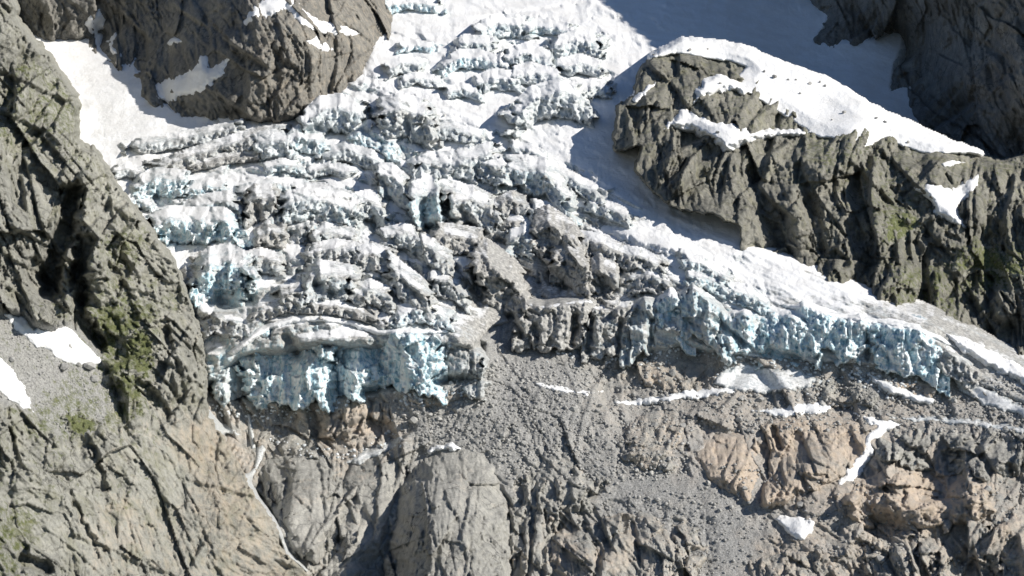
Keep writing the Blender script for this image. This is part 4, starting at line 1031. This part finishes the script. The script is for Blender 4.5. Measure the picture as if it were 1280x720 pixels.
for u, v, px, lab, surf in [(517, 527, 15, 'round pale boulder on the debris right of the brown knob', G_TOP), (86, 435, 11, 'dark boulder sitting in the ledge snow patch', G_TOPC), (80, 461, 19, 'large tan boulder at the lower rim of the ledge snow', G_TOPC),
                            (112, 460, 20, 'biggest boulder right of the ledge snow on the near cliff', G_TOPC), (118, 475, 14, 'grey boulder below the biggest ledge boulder', G_TOPC), (98, 456, 9, 'small boulder at the tip of the ledge snow', G_TOPC),
                            (15, 450, 11, 'boulder between the two ledge snow patches', G_TOPC), (1000, 632, 14, 'angular boulder above the small bright snow patch', G_TOP), (750, 508, 11, 'dark boulder on the rubble below the snow strip', G_TOP),
                            (840, 468, 13, 'tan boulder on the wet ledge under the right ice front', G_TOP), (1100, 700, 16, 'rounded boulder in front of the jointed grey block', G_TOP), (1235, 612, 13, 'dark boulder right of the banded outcrop', G_TOP)]:
    put_stone('boulder', u, v, px, surf, label=lab, cat='boulder', group='boulders')
G_SN = surface_map([k for k in DEPTH if k.startswith('snow_patch')], 1)
RUB = [((490, 450, 860, 600), 1.0), ((700, 580, 980, 720), 0.25), ((860, 470, 1280, 540), 0.8), ((1000, 600, 1280, 720), 0.35)]
def rubble_spot():
    while True:
        (a, b, c, d), p = rng.choice(RUB)
        u, v = rng.uniform(a, c), rng.uniform(b, d)
        if rng.random() < p * float(BEDGRIT(np.array(u), np.array(v))) and sdf([(478, 800), (481, 690), (503, 600), (560, 553), (620, 575), (640, 640), (645, 800)], np.array([u]), np.array([v]))[0] < 0:
            return u, v
for k in range(260):
    u, v = rubble_spot()
    put_stone('stone', u, v, rng.choice([4, 4.5, 5, 5.5, 6.5, 8, 10]), G_TOP, parent=bedrock)
for k in range(40):
    u, v = rng.uniform(0, 140), rng.uniform(440, 540)
    if sdf(SCREE_POLY, np.array([u]), np.array([v]))[0] > 4:
        put_stone('stone', u, v, rng.choice([3, 3.5, 4, 5, 6]), G_TOPC, parent=cliff)
for u, v, px in [(862, 63, 6), (968, 97, 8), (1012, 105, 6), (1031, 108, 5), (1055, 141, 7), (900, 105, 5), (955, 90, 5), (985, 100, 4), (1000, 117, 4), (1040, 150, 4), (1095, 148, 6), (1106, 153, 6), (1135, 178, 5), (875, 163, 5), (897, 166, 7), (885, 62, 4), (995, 100, 4), (1025, 103, 4)]:
    put_stone('stone', u, v, px, G_SN, parent=island)
# the rest of the rubble: one mass of small stones
def rubble(n, spots, surf, parent, lo, hi, mat=None, name='rubble', mask=(0, 0, 0)):
    vs, fs, off = [], [], 0
    data = []
    for me in STONES:
        co = np.empty(len(me.vertices) * 3, f4); me.vertices.foreach_get('co', co)
        data.append((co.reshape(-1, 3), np.array([list(p.vertices) for p in me.polygons])))
    pts = np.array([spots() for _ in range(n)])
    Ys = lookup(surf, pts[:, 0], pts[:, 1]); Ps = at(pts[:, 0], pts[:, 1], Ys)
    for k in range(n):
        if Ys[k] > 4000: continue
        co, fc = data[rng.randrange(len(data))]
        r = (lo + (hi - lo) * rng.random() ** 3) * 0.5 * Ys[k] / F
        a = rng.uniform(0, 6.28); c, s_ = math.cos(a), math.sin(a)
        q = co * r
        vs.append(np.stack([q[:, 0] * c - q[:, 1] * s_, q[:, 0] * s_ + q[:, 1] * c - r * 0.3, q[:, 2] + r * 0.15], 1) + Ps[k]); fs.append(fc + off); off += len(co)
    V = np.concatenate(vs).astype(f4); Fc = np.concatenate(fs).astype(np.int32)
    me = bpy.data.meshes.new(name)
    me.vertices.add(len(V)); me.vertices.foreach_set('co', V.ravel())
    me.loops.add(Fc.size); me.loops.foreach_set('vertex_index', Fc.ravel())
    me.polygons.add(len(Fc)); me.polygons.foreach_set('loop_start', np.arange(0, Fc.size, 3, dtype=np.int32)); me.polygons.foreach_set('loop_total', np.full(len(Fc), 3, np.int32))
    me.update(calc_edges=True)
    att = me.attributes.new('mask', 'FLOAT_COLOR', 'POINT')
    att.data.foreach_set('color', np.tile(np.array([*mask, 1], f4), len(V)))
    me.materials.append(mat or M_STONE)
    link(name, me, parent=parent, kind='stuff')
rubble(8000, rubble_spot, G_TOP, bedrock, 1.2, 6.5)
def ledge_spot():
    while True:
        u, v = rng.uniform(0, 145), rng.uniform(400, 545)
        if sdf(SCREE_POLY, np.array([u]), np.array([v]))[0] > 2: return u, v
rubble(900, ledge_spot, G_TOPC, cliff, 1.2, 4.0)

# ------------------------------------------------------------------ broken ice at the foot of the fronts
def crumb_spot():
    line = rng.choice([[(265, 512), (330, 520), (400, 512), (450, 498)], [(500, 500), (560, 492), (600, 478)], [(660, 432), (740, 446), (800, 452), (850, 440)], [(860, 436), (930, 446), (960, 460), (1010, 462)],
                       [(1000, 462), (1060, 470), (1100, 476), (1150, 476)], [(1060, 450), (1085, 470), (1110, 485), (1150, 500)], [(900, 462), (960, 474), (1020, 482)], [(330, 548), (430, 570), (500, 548)]])
    k = rng.randrange(len(line) - 1); t = rng.random()
    return line[k][0] * (1 - t) + line[k + 1][0] * t + rng.gauss(0, 5), line[k][1] * (1 - t) + line[k + 1][1] * t + rng.gauss(0, 5)
rubble(1500, crumb_spot, G_TOP, glacier, 1.5, 7.0, M_ICE, 'ice_rubble', (0.45, 0.35, 0.3))
